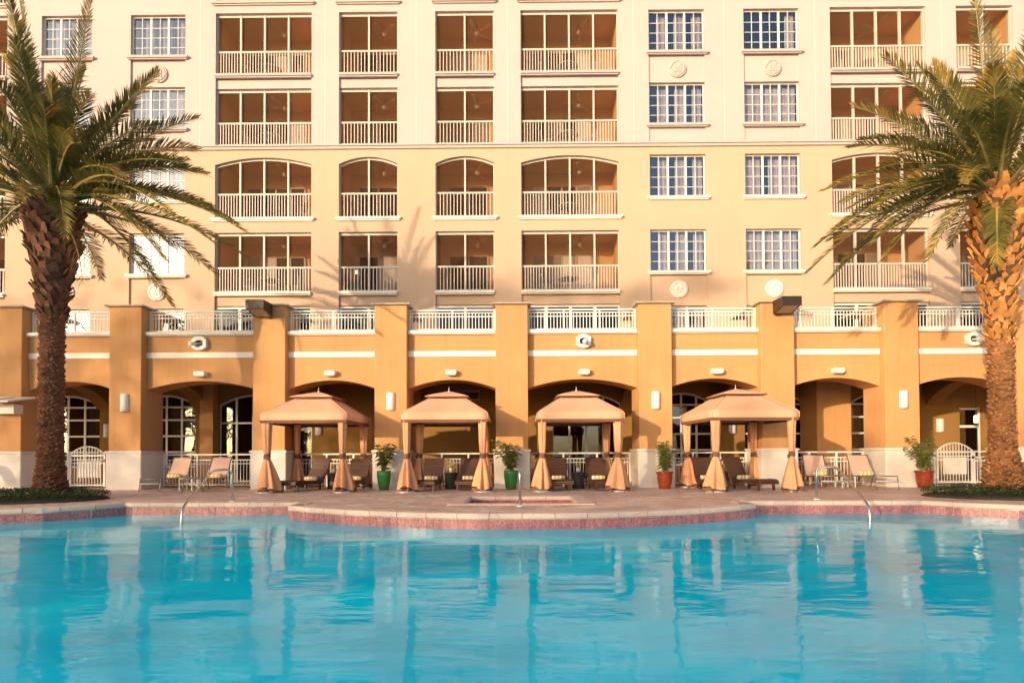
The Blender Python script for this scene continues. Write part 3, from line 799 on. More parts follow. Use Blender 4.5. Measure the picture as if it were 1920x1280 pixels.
sconce(-16.65, YF - .001, 1.85, 2.40, 'white sconce on the shaded back wall beside the left palm trunk', .15)
sconce(-8.02, YF - .001, 1.90, 2.48, 'white sconce on the back wall seen through the leftmost cabana', .15)
sconce(8.72, YF - .001, 1.90, 2.46, 'white sconce on the back wall seen through the rightmost cabana', .15)
sconce(17.05, YF - .001, 1.92, 2.46, 'white sconce on the back wall above the right arched gate', .15)
t = thing('pendant_lamp', 'small lit pendant lamp in the doorway behind the right arched gate', 'lamp', (18.1, YF - .5, 2.25))
MB().lathe([(.05, 0), (.075, .03), (.075, .28), (.05, .31)], n=10).build('shade', 'lampglow', t, True)
MB().tube([(0, 0, .31), (0, 0, 2.0)], .008, 5).build('cord', 'bronze', t)
fl = MB().loft([[(-.17 + d, -.20 + d * .6, z), (.17 - d, -.20 + d * .6, z), (.19 - d, -.002, z), (-.19 + d, -.002, z)] for d, z in ((.05, 0), (.0, .04), (.0, .14), (.02, .17))]).mesh('housing', 'white_fixture')
FLX = [(-10.45, 2, 'over the left sling loungers'), (-6.14, 3, 'over the leftmost cabana'), (-2.14, 4, 'over the second cabana'), (2.24, 5, 'over the third cabana'), (6.61, 6, 'over the rightmost cabana'), (10.56, 7, 'over the right sling loungers')]
for x, i, s_ in FLX:
    t = thing('emergency_light', 'small white wall light above the arch ' + s_, 'lamp', (x, YS - .001, 3.71), 0, 'white lights above the arches')
    put('housing', fl, t); ubox('lens', 'lamp_lens', t, -.11, .11, -.16, -.05, -.012, -.001)
def octa_light(x, side, label):
    t = thing('spotlight', label, 'spotlight', (x, YS - .001, 4.815), 0, 'white shield-shaped spotlights')
    prof = [(-.24, -.13), (-.12, -.2), (0, -.225), (.12, -.2), (.24, -.13), (.24, .13), (.13, .21), (0, .235), (-.13, .21), (-.24, .13)]
    hole = [(-.13, -.06), (-.07, -.09), (0, -.1), (.07, -.09), (.13, -.06), (.13, .07), (.07, .1), (0, .11), (-.07, .1), (-.13, .07)]
    n = len(prof); bm_ = MB()
    bm_.add([(p[0], 0, p[1]) for p in prof] + [(p[0], -.13, p[1]) for p in prof] + [(p[0], -.13, p[1]) for p in hole] + [(p[0], -.02, p[1]) for p in hole],
            [(i, (i + 1) % n, n + (i + 1) % n, n + i) for i in range(n)] + [(n + i, n + (i + 1) % n, 2 * n + (i + 1) % n, 2 * n + i) for i in range(n)] + [(2 * n + i, 2 * n + (i + 1) % n, 3 * n + (i + 1) % n, 3 * n + i) for i in range(n)])
    bm_.build('housing', 'white_fixture', t)
    MB().add([(p[0], -.021, p[1]) for p in hole], [tuple(range(n))]).build('recess', 'bronze', t)
    a_ = Vector((side * .55, -.8, -.12)).normalized()
    MB().tube([Vector((0, -.02, .0)), Vector((0, -.02, 0)) + a_ * .16, Vector((0, -.02, 0)) + a_ * .2, Vector((0, -.02, 0)) + a_ * .36], [.035, .035, .075, .08], 12).build('lamp_head', 'white_fixture', t, True)
octa_light(-10.49, -1, 'white shield-shaped spotlight on the parapet above the left sling loungers')
octa_light(2.23, .1, 'white shield-shaped spotlight on the parapet above the third cabana')
octa_light(15.01, 1, 'white shield-shaped spotlight on the parapet left of the right palm trunk')
def shoebox(x0, x1, label, sgn):
    t = thing('floodlight', label, 'floodlight', ((x0 + x1) / 2, YA, 5.6), 0, 'dark box floodlights'); w_ = (x1 - x0) / 2
    MB().loft([[(-w_, -.78, z1), (w_, -.78, z1), (w_, -.12, z2), (-w_, -.12, z2)] for z1, z2 in ((.13, .0), (.40, .42))]).build('housing', 'bronze', t)
    MB().add([(-w_ * .8, -.72, .115), (w_ * .8, -.72, .115), (w_ * .8, -.2, .008), (-w_ * .8, -.2, .008)], [(3, 2, 1, 0)]).build('lens', 'lamp_lens', t)
    ubox('bracket', 'bronze', t, -.09 + sgn * .1, .09 + sgn * .1, -.121, -.001, -.02, .16)
shoebox(-8.50, -7.93, 'dark bronze box floodlight on the pier left of the leftmost cabana', 1)
shoebox(8.32, 8.92, 'dark bronze box floodlight on the pier right of the rightmost cabana', -1)
# white shelf-like trellis end at the left edge
t = thing('wall_awning', 'small white slatted awning on the pier at the left edge', 'awning', (-16.6, YA, 2.5))
MB().loft([[(-.6, -.9, .30), (.72, -.9, .30), (.92, -.1, .48), (-.6, -.1, .48)], [(-.6, -.9, .35), (.72, -.9, .35), (.92, -.1, .54), (-.6, -.1, .54)]]).build('slab', 'white_fixture', t)
MB().tube([(.15, -.91, .33), (.3, -.7, .40), (.28, -.5, .45), (.42, -.3, .50)], .014, 5).build('strap', 'bronze', t)
MB().box(-.5, .42, -.35, -.002, -.02, .28).build('bracket', 'trim_white', t)

# ------------------------------------------------------------------ balcony fans and furniture
ROWN = {1: 'top', 2: 'second', 3: 'arched', 4: 'lowest'}
COLN = {'B1': 'wide stack over the leftmost cabana', 'B2': 'narrow stack right of it over the leftmost cabana', 'B3': 'narrow stack over the second cabana', 'B4': 'wide stack over the third cabana', 'B5': 'wide stack left of the right palm'}
COLN = {'B1': 'left wide stack', 'B2': 'left narrow stack', 'B3': 'middle narrow stack', 'B4': 'centre wide stack', 'B5': 'right wide stack'}
blade = MB().loft([[(.10, -.035, 0), (.10, .035, .012), (.10, .03, .02), (.10, -.04, .008)], [(.55, -.085, -.005), (.55, .07, .02), (.55, .065, .028), (.55, -.09, .003)], [(.72, -.07, -.005), (.72, .05, .018), (.72, .045, .026), (.72, -.075, .003)]]).mesh('blade', 'wood_fan')
hub = MB().lathe([(.03, .32), (.03, .12), (.10, .10), (.12, .04), (.10, -.04), (.05, -.10), (.0, -.11)], n=12).mesh('hub', 'wood_fan', True)
random.seed(11)
for k in COLN:
    a, c_, n = COLS[k]
    for r in (1, 2, 3, 4):
        x = (a + c_) / 2 + (.45 if n == 2 else .5)
        t = thing('ceiling_fan', 'five-blade ceiling fan in the ' + ROWN[r] + ' balcony of the ' + COLN[k], 'ceiling fan', (x, YF + .95, BROWS[r][1] - .22), random.random(), 'ceiling fans on the balconies')
        put('hub', hub, t)
        for q in range(5): put('blade', blade, t, (0, 0, .03), 2 * math.pi * q / 5)
def wire_chair(x, y, z, rz, label):
    t = thing('balcony_chair', label, 'chair', (x, y, z), rz, 'white wire chairs on the balconies')
    MB().tube(rounded([(-.27, .2, .0), (-.27, .22, .85), (0, .26, .98), (.27, .22, .85), (.27, .2, 0)], .15), .013, 5).build('back_frame', 'white_paint', t)
    s_ = MB().tube(rounded([(-.26, .2, .42), (-.28, -.25, .43), (.28, -.25, .43), (.26, .2, .42)], .1), .013, 5)
    for i in range(5): s_.tube([(-.2 + i * .1, .2, .42), (-.2 + i * .1, -.25, .43)], .006, 4)
    s_.build('seat', 'white_paint', t)
    for i in range(5): MB().tube([(-.18 + i * .09, .21, .43), (-.18 + i * .09, .25, .93)], .006, 4).build('slat', 'white_paint', t)
    for s in (-1, 1): MB().tube([(s * .27, -.24, 0), (s * .27, -.24, .43)], .013, 5).build('leg', 'white_paint', t)
def wire_table(x, y, z, label):
    t = thing('balcony_table', label, 'table', (x, y, z), 0, 'white round tables on the balconies')
    MB().lathe([(.42, .68), (.43, .69), (.43, .71), (.42, .72)], n=24).build('table_top', 'white_paint', t)
    for q in range(3):
        an = q * 2.1; MB().tube(rounded([(.35 * math.cos(an), .35 * math.sin(an), 0), (.08 * math.cos(an), .08 * math.sin(an), .35), (.3 * math.cos(an), .3 * math.sin(an), .68)], .15), .012, 5).build('leg', 'white_paint', t)
for k, r in (('B1', 1), ('B1', 2), ('B1', 4), ('B4', 1), ('B4', 2), ('B4', 3), ('B4', 4), ('B5', 1)):
    a, c_, n = COLS[k]; z = BROWS[r][0]; xm = (a + c_) / 2
    wire_chair(xm + .9, YF + .8, z, -1.3, 'white wire chair right of the table, ' + ROWN[r] + ' balcony, ' + COLN[k])
    wire_chair(xm - .9, YF + .8, z, 1.4, 'white wire chair left of the table, ' + ROWN[r] + ' balcony, ' + COLN[k])
    wire_table(xm, YF + .75, z, 'white round wire table in the ' + ROWN[r] + ' balcony of the ' + COLN[k])
a, c_, n = COLS['B1']; z = BROWS[3][0]
wire_chair(-8.85, YF + .75, z, -1.2, 'white wire chair under the pink towel, arched balcony, left wide stack')
tw = MB(); nn = 9
rows_ = []
for i in range(nn):
    u = i / (nn - 1)
    path = Vector((-9.45, 0, z + .08)).lerp(Vector((-9.1, 0, z + .47)), min(1, u / .45)) if u < .45 else Vector((-9.1, 0, z + .47)).lerp(Vector((-8.72, 0, z + .98)), (u - .45) / .55)
    rows_.append([(path.x + .02 * math.sin(7 * u + 5 * v_), YF + .5 + .5 * v_, path.z + .025 * math.sin(9 * v_ + 4 * u)) for v_ in (0, .2, .4, .6, .8, 1)])
tw.loft(rows_, caps=False, closed=False)
tag(tw.build('towel', 'pink_cloth', None, True), 'pink beach towel draped over a chair in the arched left wide balcony', 'towel')
wire_chair(-6.85, 21.2, 4.79, .6, 'white wire terrace chair above the leftmost cabana')
wire_table(-4.95, 21.3, 4.79, 'white wire terrace table right of the terrace chair')

t = thing('wall_lantern', 'lit lantern in the lowest balcony of the left narrow stack', 'lamp', (-6.95, YF + 1.62, 8.95))
MB().box(-.05, .05, -.05, .05, .03, .2).build('glass', 'lampglow', t)
MB().box(-.06, .06, -.06, .06, 0, .028).box(-.06, .06, -.06, .06, .202, .24).box(-.02, .02, .061, .12, .1, .14).build('cage', 'bronze', t)

# ------------------------------------------------------------------ cabanas
def drape_mesh(seed):
    rg = random.Random(seed); ph = rg.random() * 6; n = 40; rings = []
    prof = [(2.12, .125, .10), (1.8, .105, .12), (1.45, .095, .14), (1.2, .085, .10), (1.1, .072, .05), (1.03, .074, .05), (.9, .10, .14), (.6, .165, .24), (.3, .215, .30), (.12, .235, .34), (.08, .232, .34)]
    prof = [(z, r * (1.0 if .95 < z < 1.15 else 1.18), am) for z, r, am in prof]
    tx, ty = (rg.random() - .5) * .22, (rg.random() - .5) * .08
    for z, r, am in prof:
        rg2 = []; sh = max(0, 1.1 - z)
        for i in range(n):
            th = 2 * math.pi * i / n
            rr = r * (1 + am * math.cos(6 * th + ph) + am * .5 * math.cos(11 * th + 2 * ph + z))
            rg2.append((rr * math.cos(th) + tx * sh, rr * math.sin(th) * .8 + ty * sh, z + (.05 * math.sin(2 * th + ph) if z < .15 else 0)))
        rings.append(rg2)
    body = MB().loft(rings[:-1], caps=False).mesh('curtain', 'drape', True)
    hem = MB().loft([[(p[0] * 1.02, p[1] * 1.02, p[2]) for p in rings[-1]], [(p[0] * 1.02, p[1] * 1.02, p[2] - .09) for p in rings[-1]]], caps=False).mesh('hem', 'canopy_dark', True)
    return body, hem
drapes = [drape_mesh(i) for i in range(4)]
tie = MB().loft([[(s_ * .098 * math.cos(2 * math.pi * i / 16), s_ * .085 * math.sin(2 * math.pi * i / 16), z + .018 * math.cos(2 * math.pi * i / 16)) for i in range(16)] for s_, z in ((.95, 1.0), (1.06, 1.03), (1.06, 1.12), (.95, 1.15))], caps=False).box(.03, .13, -.12, -.085, .97, 1.07).mesh('tie', 'canopy_dark', True)
plate = MB().lathe([(.29, 0), (.30, .012), (.28, .03), (.12, .055), (.05, .07), (.0, .072)], n=28).mesh('base_plate', 'silver', True)
def canopy_meshes():
    H = 1.27; n = 12
    def ring(h, z, sag, bulge=0):
        out = []
        for s_ in range(4):
            for i in range(n):
                u = -1 + 2 * i / n; d = (1 - u * u)
                p = [(u, -1), (1, u), (-u, 1), (-1, -u)][s_]
                k = h * (1 - bulge * d)
                out.append((p[0] * k, p[1] * k, z - sag * d))
        return out
    seam = MB()
    seam.tube([(h_, h_, z_ + .004) for h_, z_ in ((H + .012, 2.14), (H + .012, 2.30), (H - .05, 2.375), (H - .13, 2.43), (1.0, 2.52), (.78, 2.67), (.56, 2.83))], .011, 5)
    main = MB().loft([ring(H, 2.135, .0), ring(H + .015, 2.20, .0), ring(H + .005, 2.30, .0), ring(H - .05, 2.375, .01), ring(H - .13, 2.43, .02), ring(1.0, 2.52, .025), ring(.78, 2.67, .02), ring(.56, 2.83, .01)], caps=False).mesh('canopy', 'canopy', True)
    under = MB().loft([ring(H - .03, 2.14, 0), ring(H - .15, 2.38, .02), ring(.98, 2.49, .025), ring(.56, 2.80, .01)], caps=False).mesh('lining', 'canopy', True)
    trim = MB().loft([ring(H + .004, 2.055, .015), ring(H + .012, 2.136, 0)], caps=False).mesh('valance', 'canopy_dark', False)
    topc = MB().loft([ring(.66, 2.875, .0), ring(.67, 2.89, 0), ring(.40, 2.99, .012), ring(.12, 3.075, 0), ring(.0, 3.10, 0)], caps=False).mesh('top_canopy', 'canopy', True)
    edge_ = MB().loft([ring(.655, 2.850, .0), ring(.672, 2.888, .0)], caps=False).mesh('edging', 'canopy_dark')
    st = MB()
    for sx in (-1, -.35, .35, 1):
        for sy in (-1, 1):
            st.tube([(sx * .52, sy * .55, 2.82), (sx * .5, sy * .52, 2.90)], .014, 5); st.tube([(sy * .55, sx * .52, 2.82), (sy * .52, sx * .5, 2.90)], .014, 5)
    return main, under, trim, topc, edge_, st.mesh('struts', 'silver'), seam.mesh('seam', 'canopy', True)
CM = canopy_meshes()
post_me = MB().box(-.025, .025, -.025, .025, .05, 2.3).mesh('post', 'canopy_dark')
fin_me = MB().lathe([(.018, 3.08), (.03, 3.11), (.014, 3.14), (.012, 3.23), (.0, 3.24)], n=8).mesh('finial', 'silver', True)
fr_me = MB().box(-1.2, 1.2, -1.2, -1.16, 2.16, 2.2).box(-1.2, 1.2, 1.16, 1.2, 2.16, 2.2).box(-1.2, -1.16, -1.159, 1.159, 2.16, 2.2).box(1.16, 1.2, -1.159, 1.159, 2.16, 2.2).mesh('roof_frame', 'canopy_dark')
CABS = [(-6.26, 17.66, 0, 'leftmost peach fabric cabana, in front of the dark floodlight bay'), (-2.13, 17.70, .012, 'second peach cabana from the left, between the two green pots'), (1.90, 17.70, -.01, 'third peach cabana from the left, between green and red pots'), (6.80, 17.38, .06, 'rightmost peach fabric cabana, beside the right sling loungers')]
CN = ['leftmost', 'second', 'third', 'rightmost']
for ci, (x, y, rz, lab) in enumerate(CABS):
    t = thing('cabana', lab, 'cabana', (x, y, 0), rz, 'poolside cabanas')
    put('canopy', CM[0], t); put('lining', CM[1], t); [put('seam', CM[6], t, None, q * math.pi / 2) for q in range(4)]; put('valance', CM[2], t)
    tc = put('top_canopy', CM[3], t); put('edging', CM[4], tc); put('struts', CM[5], tc); put('finial', fin_me, tc)
    put('roof_frame', fr_me, t)
    for q, (sx, sy) in enumerate(((-1, -1), (1, -1), (-1, 1), (1, 1))):
        px_, py_ = sx * 1.14, sy * 1.14
        put('post', post_me, t, (px_, py_, 0)); put('base_plate', plate, t, (px_, py_, 0))
        bd, hm = drapes[(q + ci) % 4]
        cu = put('curtain', bd, t, (px_ - sx * .02, py_, 0), ci * 1.1 + q); put('hem', hm, cu); put('tie', tie, cu)

# ------------------------------------------------------------------ wicker chaises, towels, drum tables
def strip(prof, w_, th):
    """curved slab: prof in (y,z), extruded in x"""
    P = [Vector((0, p[0], p[1])) for p in prof]; bm_ = MB(); rings = []
    for i, p in enumerate(P):
        d = (P[min(i + 1, len(P) - 1)] - P[max(i - 1, 0)]).normalized(); n_ = Vector((0, -d.z, d.y))
        rings.append([p + Vector((-w_, 0, 0)), p + Vector((w_, 0, 0)), p + Vector((w_, 0, 0)) - n_ * th, p + Vector((-w_, 0, 0)) - n_ * th])
    return bm_.loft(rings)
seat_me = strip([(-1.02, .20), (-1.0, .29), (-.9, .335), (-.6, .335), (-.2, .30), (.1, .27), (.28, .26)], .33, .06).mesh('seat', 'wicker')
back_me = strip([(.25, .27), (.40, .42), (.56, .66), (.70, .92), (.74, .985), (.78, .98)], .32, .05).mesh('backrest', 'wicker')
wleg_me = MB().loft([[(-.03, -.03, 0), (.03, -.03, 0), (.03, .03, 0), (-.03, .03, 0)], [(-.03, -.0, .27), (.03, -.0, .27), (.03, .06, .27), (-.03, .06, .27)]]).mesh('leg', 'wicker')
apron_me = MB().box(-.32, -.29, -.85, .3, .19, .25).box(.29, .32, -.85, .3, .19, .25).mesh('side_rail', 'wicker')
stay_me = MB().tube([(-.28, .62, .74), (-.28, .78, .05)], .018, 5).tube([(.28, .62, .74), (.28, .78, .05)], .018, 5).mesh('back_stay', 'wicker')
def towel_mesh():
    n = 14; bm_ = MB(); rings = []
    for x, s_ in ((-.21, .6), (-.205, .92), (-.1, 1), (0, 1.02), (.1, 1), (.205, .92), (.21, .6)):
        rings.append([(x, .078 * s_ * math.cos(2 * math.pi * i / n), .078 + .072 * s_ * math.sin(2 * math.pi * i / n)) for i in range(n)])
    bm_.loft(rings); return bm_.mesh('towel', 'towel', True)
towel_me = towel_mesh()
def place(rz, x, y, lx, ly):
    return x + lx * math.cos(rz) - ly * math.sin(rz), y + lx * math.sin(rz) + ly * math.cos(rz)
def chaise(x, y, rz, lab, tlab):
    t = thing('wicker_chaise', lab, 'chaise', (x, y, 0), rz, 'wicker chaises under the cabanas')
    for nme, me in (('seat', seat_me), ('backrest', back_me), ('side_rail', apron_me), ('back_stay', stay_me)): put(nme, me, t)
    for lx, ly in ((-.27, -.86), (.27, -.86), (-.27, .22), (.27, .22)): put('leg', wleg_me, t, (lx, ly, 0))
    tx, ty = place(rz, x, y, 0, .14)
    tag(put('rolled_towel', towel_me, None, (tx, ty, .275), rz), tlab, 'towel', 'rolled yellow striped towels')
SPOTS = [(-6.62, 17.75, -.30), (-5.22, 17.85, -.08), (-2.74, 17.8, -.05), (-1.52, 17.8, .0), (1.34, 17.75, .04), (2.62, 17.75, .06), (6.00, 17.55, -.05), (7.18, 17.55, .28)]
for i, (x, y, rz) in enumerate(SPOTS):
    side = 'left' if i % 2 == 0 else 'right'
    chaise(x, y, rz, 'dark brown wicker chaise on the %s side under the %s cabana' % (side, CN[i // 2]), 'rolled yellow and white towel on the %s chaise under the %s cabana' % (side, CN[i // 2]))
drum_me = MB().lathe([(.20, 0), (.21, .01), (.19, .12), (.185, .25), (.20, .40), (.23, .50), (.24, .52), (.0, .521)], n=22).mesh('drum', 'drum', True)
for i, (x, y) in enumerate(((-5.98, 18.3), (-2.13, 18.2), (1.98, 18.05), (6.60, 18.1))):
    t = thing('side_table', 'dark drum side table between the chaises of the %s cabana' % CN[i], 'table', (x, y, 0), 0, 'drum side tables')
    put('drum', drum_me, t)
    t = thing('flower_jar', 'small jar of flowers on the drum table of the %s cabana' % CN[i], 'vase', (x, y, .522), 0, 'flower jars on the side tables')
    MB().lathe([(.05, 0), (.065, .03), (.065, .12), (.05, .15)], n=12).build('jar', 'glass_item', t, True)
    rg = random.Random(i); fl_ = MB()
    for q in range(16):
        an = rg.random() * 6.28; rr = rg.random() * .09; z = .17 + rg.random() * .12
        c0 = Vector((rr * math.cos(an), rr * math.sin(an), z))
        fl_.tube([Vector((0, 0, .1)), c0], .004, 3, 1)
        fl_.lathe([(.0, z - .02), (.028, z), (.0, z + .02)], c0.x, c0.y, 6, 0, caps=False)
    fl_.build('flowers', ['petal', 'pot_leaf'], t)

# ------------------------------------------------------------------ aluminium sling loungers
sl_seat = strip([(-.98, .40), (-.6, .385), (-.1, .36), (.25, .36)], .30, .012).mesh('sling_seat', 'sling')
sl_back = strip([(.26, .37), (.36, .55), (.50, .82), (.60, 1.02)], .30, .012).mesh('sling_back', 'sling')
frm = MB()
for s in (-1, 1):
    frm.tube(rounded([(s * .32, -1.0, .28), (s * .32, -1.03, .40), (s * .32, -.6, .39), (s * .32, .30, .36)], .08), .018, 6)
    frm.tube([(s * .32, .25, .36), (s * .32, .61, 1.04)], .018, 6)
frm.tube([(-.32, -1.03, .40), (.32, -1.03, .40)], .016, 6); frm.tube([(-.32, .61, 1.04), (.32, .61, 1.04)], .016, 6)
frm = frm.mesh('frame', 'frame_metal', True)
sleg_f = MB().tube([(0, -1.08, 0), (0, -1.01, .36)], .016, 6).mesh('leg', 'frame_metal', True)
sleg_b = MB().tube([(0, .42, 0), (0, .25, .36)], .016, 6).mesh('leg', 'frame_metal', True)
sbar = MB().tube([(-.32, -1.03, .25), (.32, -1.03, .25)], .013, 6).mesh('crossbar', 'white_paint', True)
def sling(x, y, rz, lab, tlab=None):
    t = thing('sling_lounger', lab, 'lounger', (x, y, 0), rz, 'sling loungers on the deck')
    put('sling_seat', sl_seat, t); put('sling_back', sl_back, t); put('frame', frm, t); put('crossbar', sbar, t)
    for s in (-.32, .32): put('leg', sleg_f, t, (s, 0, 0)); put('leg', sleg_b, t, (s, 0, 0))
    if tlab:
        tx, ty = place(rz, x, y, .02, .12); tag(put('rolled_towel', towel_me, None, (tx, ty, .365), rz), tlab, 'towel', 'rolled yellow striped towels')
sling(-11.18, 18.08, -.02, 'tan sling lounger nearest the left pier with sconce', 'rolled yellow towel on the sling lounger nearest the left sconce pier')
sling(-9.86, 18.08, 0, 'tan sling lounger behind the left pool handrail', 'rolled yellow towel on the sling lounger behind the left handrail')
sling(9.75, 18.1, -.16, 'tan sling lounger behind the right pool handrail', 'rolled yellow towel on the sling lounger behind the right handrail')
sling(11.15, 17.9, -.06, 'tan sling lounger between right handrail and far red pot', 'rolled yellow towel on the sling lounger nearest the far red pot')
sling(-17.25, 16.85, R(82), 'tan sling lounger lying crosswise at the left edge')
def low_table(x, y, lab):
    t = thing('low_table', lab, 'table', (x, y, 0), 0, 'low tables between the sling loungers')
    MB().bevbox(-.22, .22, -.22, .22, .36, .40, .01).build('table_top', 'frame_metal', t)
    for sx in (-.2, .2):
        for sy in (-.2, .2): ubox('leg', 'white_paint', t, sx - .015, sx + .015, sy - .015, sy + .015, 0, .359)
    for sy in (-.2, .2): ubox('brace', 'white_paint', t, -.184, .184, sy - .01, sy + .01, .2, .22)
low_table(-10.52, 17.95, 'low square metal table between the two left sling loungers')
low_table(10.50, 18.0, 'low square metal table between the two right sling loungers')

# ------------------------------------------------------------------ handrails
def handrail(path, lab, r=.025, plate_at=(0, 0, .017)):
    x, y = path[0][0], path[0][1]
    t = thing('pool_handrail', lab, 'handrail', (x, y, 0), 0, 'steel pool handrails')
    MB().tube(rounded([(p[0] - x, p[1] - y, p[2]) for p in path], .16, 7), r, 10).build('rail', 'steel', t, True)
    MB().lathe([(.075, .016), (.075, .022), (.06, .035), (.03, .045)], n=18).build('escutcheon', 'trim_white', t, True)
handrail([(-6.72, 13.22, .02), (-6.74, 13.22, .78), (-7.02, 12.9, .77), (-6.92, 11.55, .02), (-6.9, 11.45, -.9)], 'steel handrail entering the pool in front of the left sling loungers')
handrail([(7.05, 13.24, .02), (7.06, 13.24, .79), (7.38, 12.95, .78), (7.22, 11.55, .02), (7.2, 11.45, -.9)], 'steel handrail entering the pool in front of the right sling loungers')
handrail([(.07, 11.72, .0), (.07, 11.72, .78), (.075, 12.0, .79), (.09, 13.1, .05), (.09, 13.2, -.6)], 'steel handrail standing at the spa edge in the centre')

# ------------------------------------------------------------------ potted plants
def pot_plant(x, y, kind, lab, plab, seed, h, spread, lm, lean=0):
    rg = random.Random(seed)
    t = thing('planter', lab, 'pot', (x, y, 0), 0, 'glazed planters')
    if kind == 'green':
        prof = [(.13, 0), (.15, .01), (.19, .20), (.215, .40), (.22, .54), (.215, .60), (.195, .60), (.18, .54)]; top = .54; rad = .18; m = 'green_glaze'
    else:
        prof = [(.15, 0), (.17, .01), (.21, .15), (.235, .33), (.24, .46), (.27, .50), (.275, .54), (.24, .54), (.21, .48)]; top = .48; rad = .21; m = 'red_glaze'
    MB().lathe(prof, n=28, caps=False).build('pot', m, t, True)
    MB().lathe([(rad + .012, top - .004), (.0, top)], n=20, caps=False).build('soil', 'soil', t)
    p = thing('potted_plant', plab, 'plant', (x, y, top), 0, 'leafy plants in the planters')
    stems = MB(); lv = MB()
    ns = 14
    for s in range(ns):
        an = rg.random() * 6.28; out = rg.uniform(.08, spread); hh = h * rg.uniform(.55, 1.0)
        p0 = Vector((rg.uniform(-.08, .08), rg.uniform(-.08, .08), 0)); p2 = Vector((out * math.cos(an) + lean, out * math.sin(an) * .8, hh)); p1 = Vector((p0.x * .5 + p2.x * .25, p0.y * .5 + p2.y * .25, hh * .65))
        bez = lambda u: p0 * (1 - u) ** 2 + p1 * 2 * u * (1 - u) + p2 * u * u
        stems.tube([bez(u / 5) for u in range(6)], [.010 - .0014 * u for u in range(6)], 5)
        for j in range(24):
            u = rg.uniform(.18, 1.0); c0 = bez(u); a2 = rg.random() * 6.28; el = rg.uniform(-.5, .8); L = rg.uniform(.14, .27)
            d = Vector((math.cos(a2) * math.cos(el), math.sin(a2) * math.cos(el), math.sin(el))); sd = d.cross(Vector((0, 0, 1))).normalized() * L * .13
            mid = c0 + d * L * .5 + Vector((0, 0, .012)); tip = c0 + d * L - Vector((0, 0, L * .25))
            lv.add([c0, mid + sd, tip, mid - sd], [(0, 1, 2), (0, 2, 3)])
    stems.build('stems', 'pot_leaf_dark', p); lv.build('foliage', lm, p)
pot_plant(-4.20, 17.72, 'green', 'green glazed pot between the first and second cabana', 'yellowing feathery plant in the green pot between first and second cabana', 1, 1.05, .42, 'pot_leaf')
pot_plant(-.18, 17.68, 'green', 'green glazed pot at the central pier behind the spa', 'leaning green bushy plant in the green pot at the central pier', 2, 1.05, .45, 'pot_leaf_dark', -.12)
pot_plant(4.68, 17.75, 'red', 'red-brown glazed pot between third and rightmost cabana', 'bushy green plant in the red pot between third and rightmost cabana', 3, 1.10, .46, 'pot_leaf_dark')
pot_plant(12.80, 17.70, 'red', 'red-brown glazed pot left of the right arched gate', 'tall loose plant in the red pot left of the right arched gate', 4, 1.25, .55, 'pot_leaf')

# ------------------------------------------------------------------ palms
UP = Vector((0, 0, 1))
def frond_mesh(P0, P1, P2, rg, nl=88, lmax=.58, dead=False, tipc=False):
    bm_ = MB(); bez = lambda u: P0 * (1 - u) ** 2 + P1 * 2 * u * (1 - u) + P2 * u * u
    dbz = lambda u: ((P1 - P0) * (1 - u) + (P2 - P1) * u).normalized()
    bm_.tube([bez(k / 9) for k in range(10)], [.055 * (1 - k / 9) ** 1.4 + .006 for k in range(10)], 5, 1)
    roll0 = rg.uniform(-.35, .35)
    for k in range(nl):
        u = .16 + .84 * (k + rg.random() * .6) / nl; u = min(u, .998)
        c0 = bez(u); t = dbz(u); sd = t.cross(UP)
        sd = sd.normalized() if sd.length > .05 else Vector((1, 0, 0)); nm = sd.cross(t).normalized()
        sd2 = sd * math.cos(roll0) + nm * math.sin(roll0); nm2 = nm * math.cos(roll0) - sd * math.sin(roll0)
        L = lmax * min(1, (u - .08) / .22) * (1 - .62 * max(0, (u - .55) / .45) ** 1.5)
        for s in (-1, 1):
            an = R(62 - 38 * u + rg.uniform(-9, 9)); lift = rg.uniform(.12, .5)
            d = (t * math.cos(an) + sd2 * (s * math.sin(an)) + nm2 * lift).normalized(); l = L * rg.uniform(.8, 1.1)
            wd = t.cross(d).cross(d).normalized() * .0135 if not dead else t * .012
            m1 = c0 + d * l * .55 - UP * (l * .03); tip = c0 + d * l - UP * (l * (.12 + (.5 if dead else 0)))
            mi = 2 if (tipc and u > .72 and rg.random() < .75) or (u > .8 and rg.random() < .35) else 0
            bm_.add([c0 - wd * .6, c0 + wd * .6, m1 + wd, m1 - wd, tip], [(0, 1, 2, 3), (3, 2, 4)], mi)
    return bm_.mesh('frond', ['dead_leaf', 'dead_leaf', 'dead_leaf'] if dead else ['frond', 'rachis', 'frond_tip'])
boot_shapes = {}
def boot_mesh(m):
    if m not in boot_shapes:
        b_ = MB().loft([[(-.5, 0, 0), (.5, 0, 0), (.42, .25, 0), (-.42, .25, 0)], [(-.46, -.42, .5), (.46, -.42, .5), (.36, -.05, .5), (-.36, -.05, .5)], [(-.26, -.75, .95), (.26, -.75, .95), (.2, -.55, 1.0), (-.2, -.55, 1.0)]])
        boot_shapes[m] = b_.mesh('leaf_base', m)
    return boot_shapes[m]
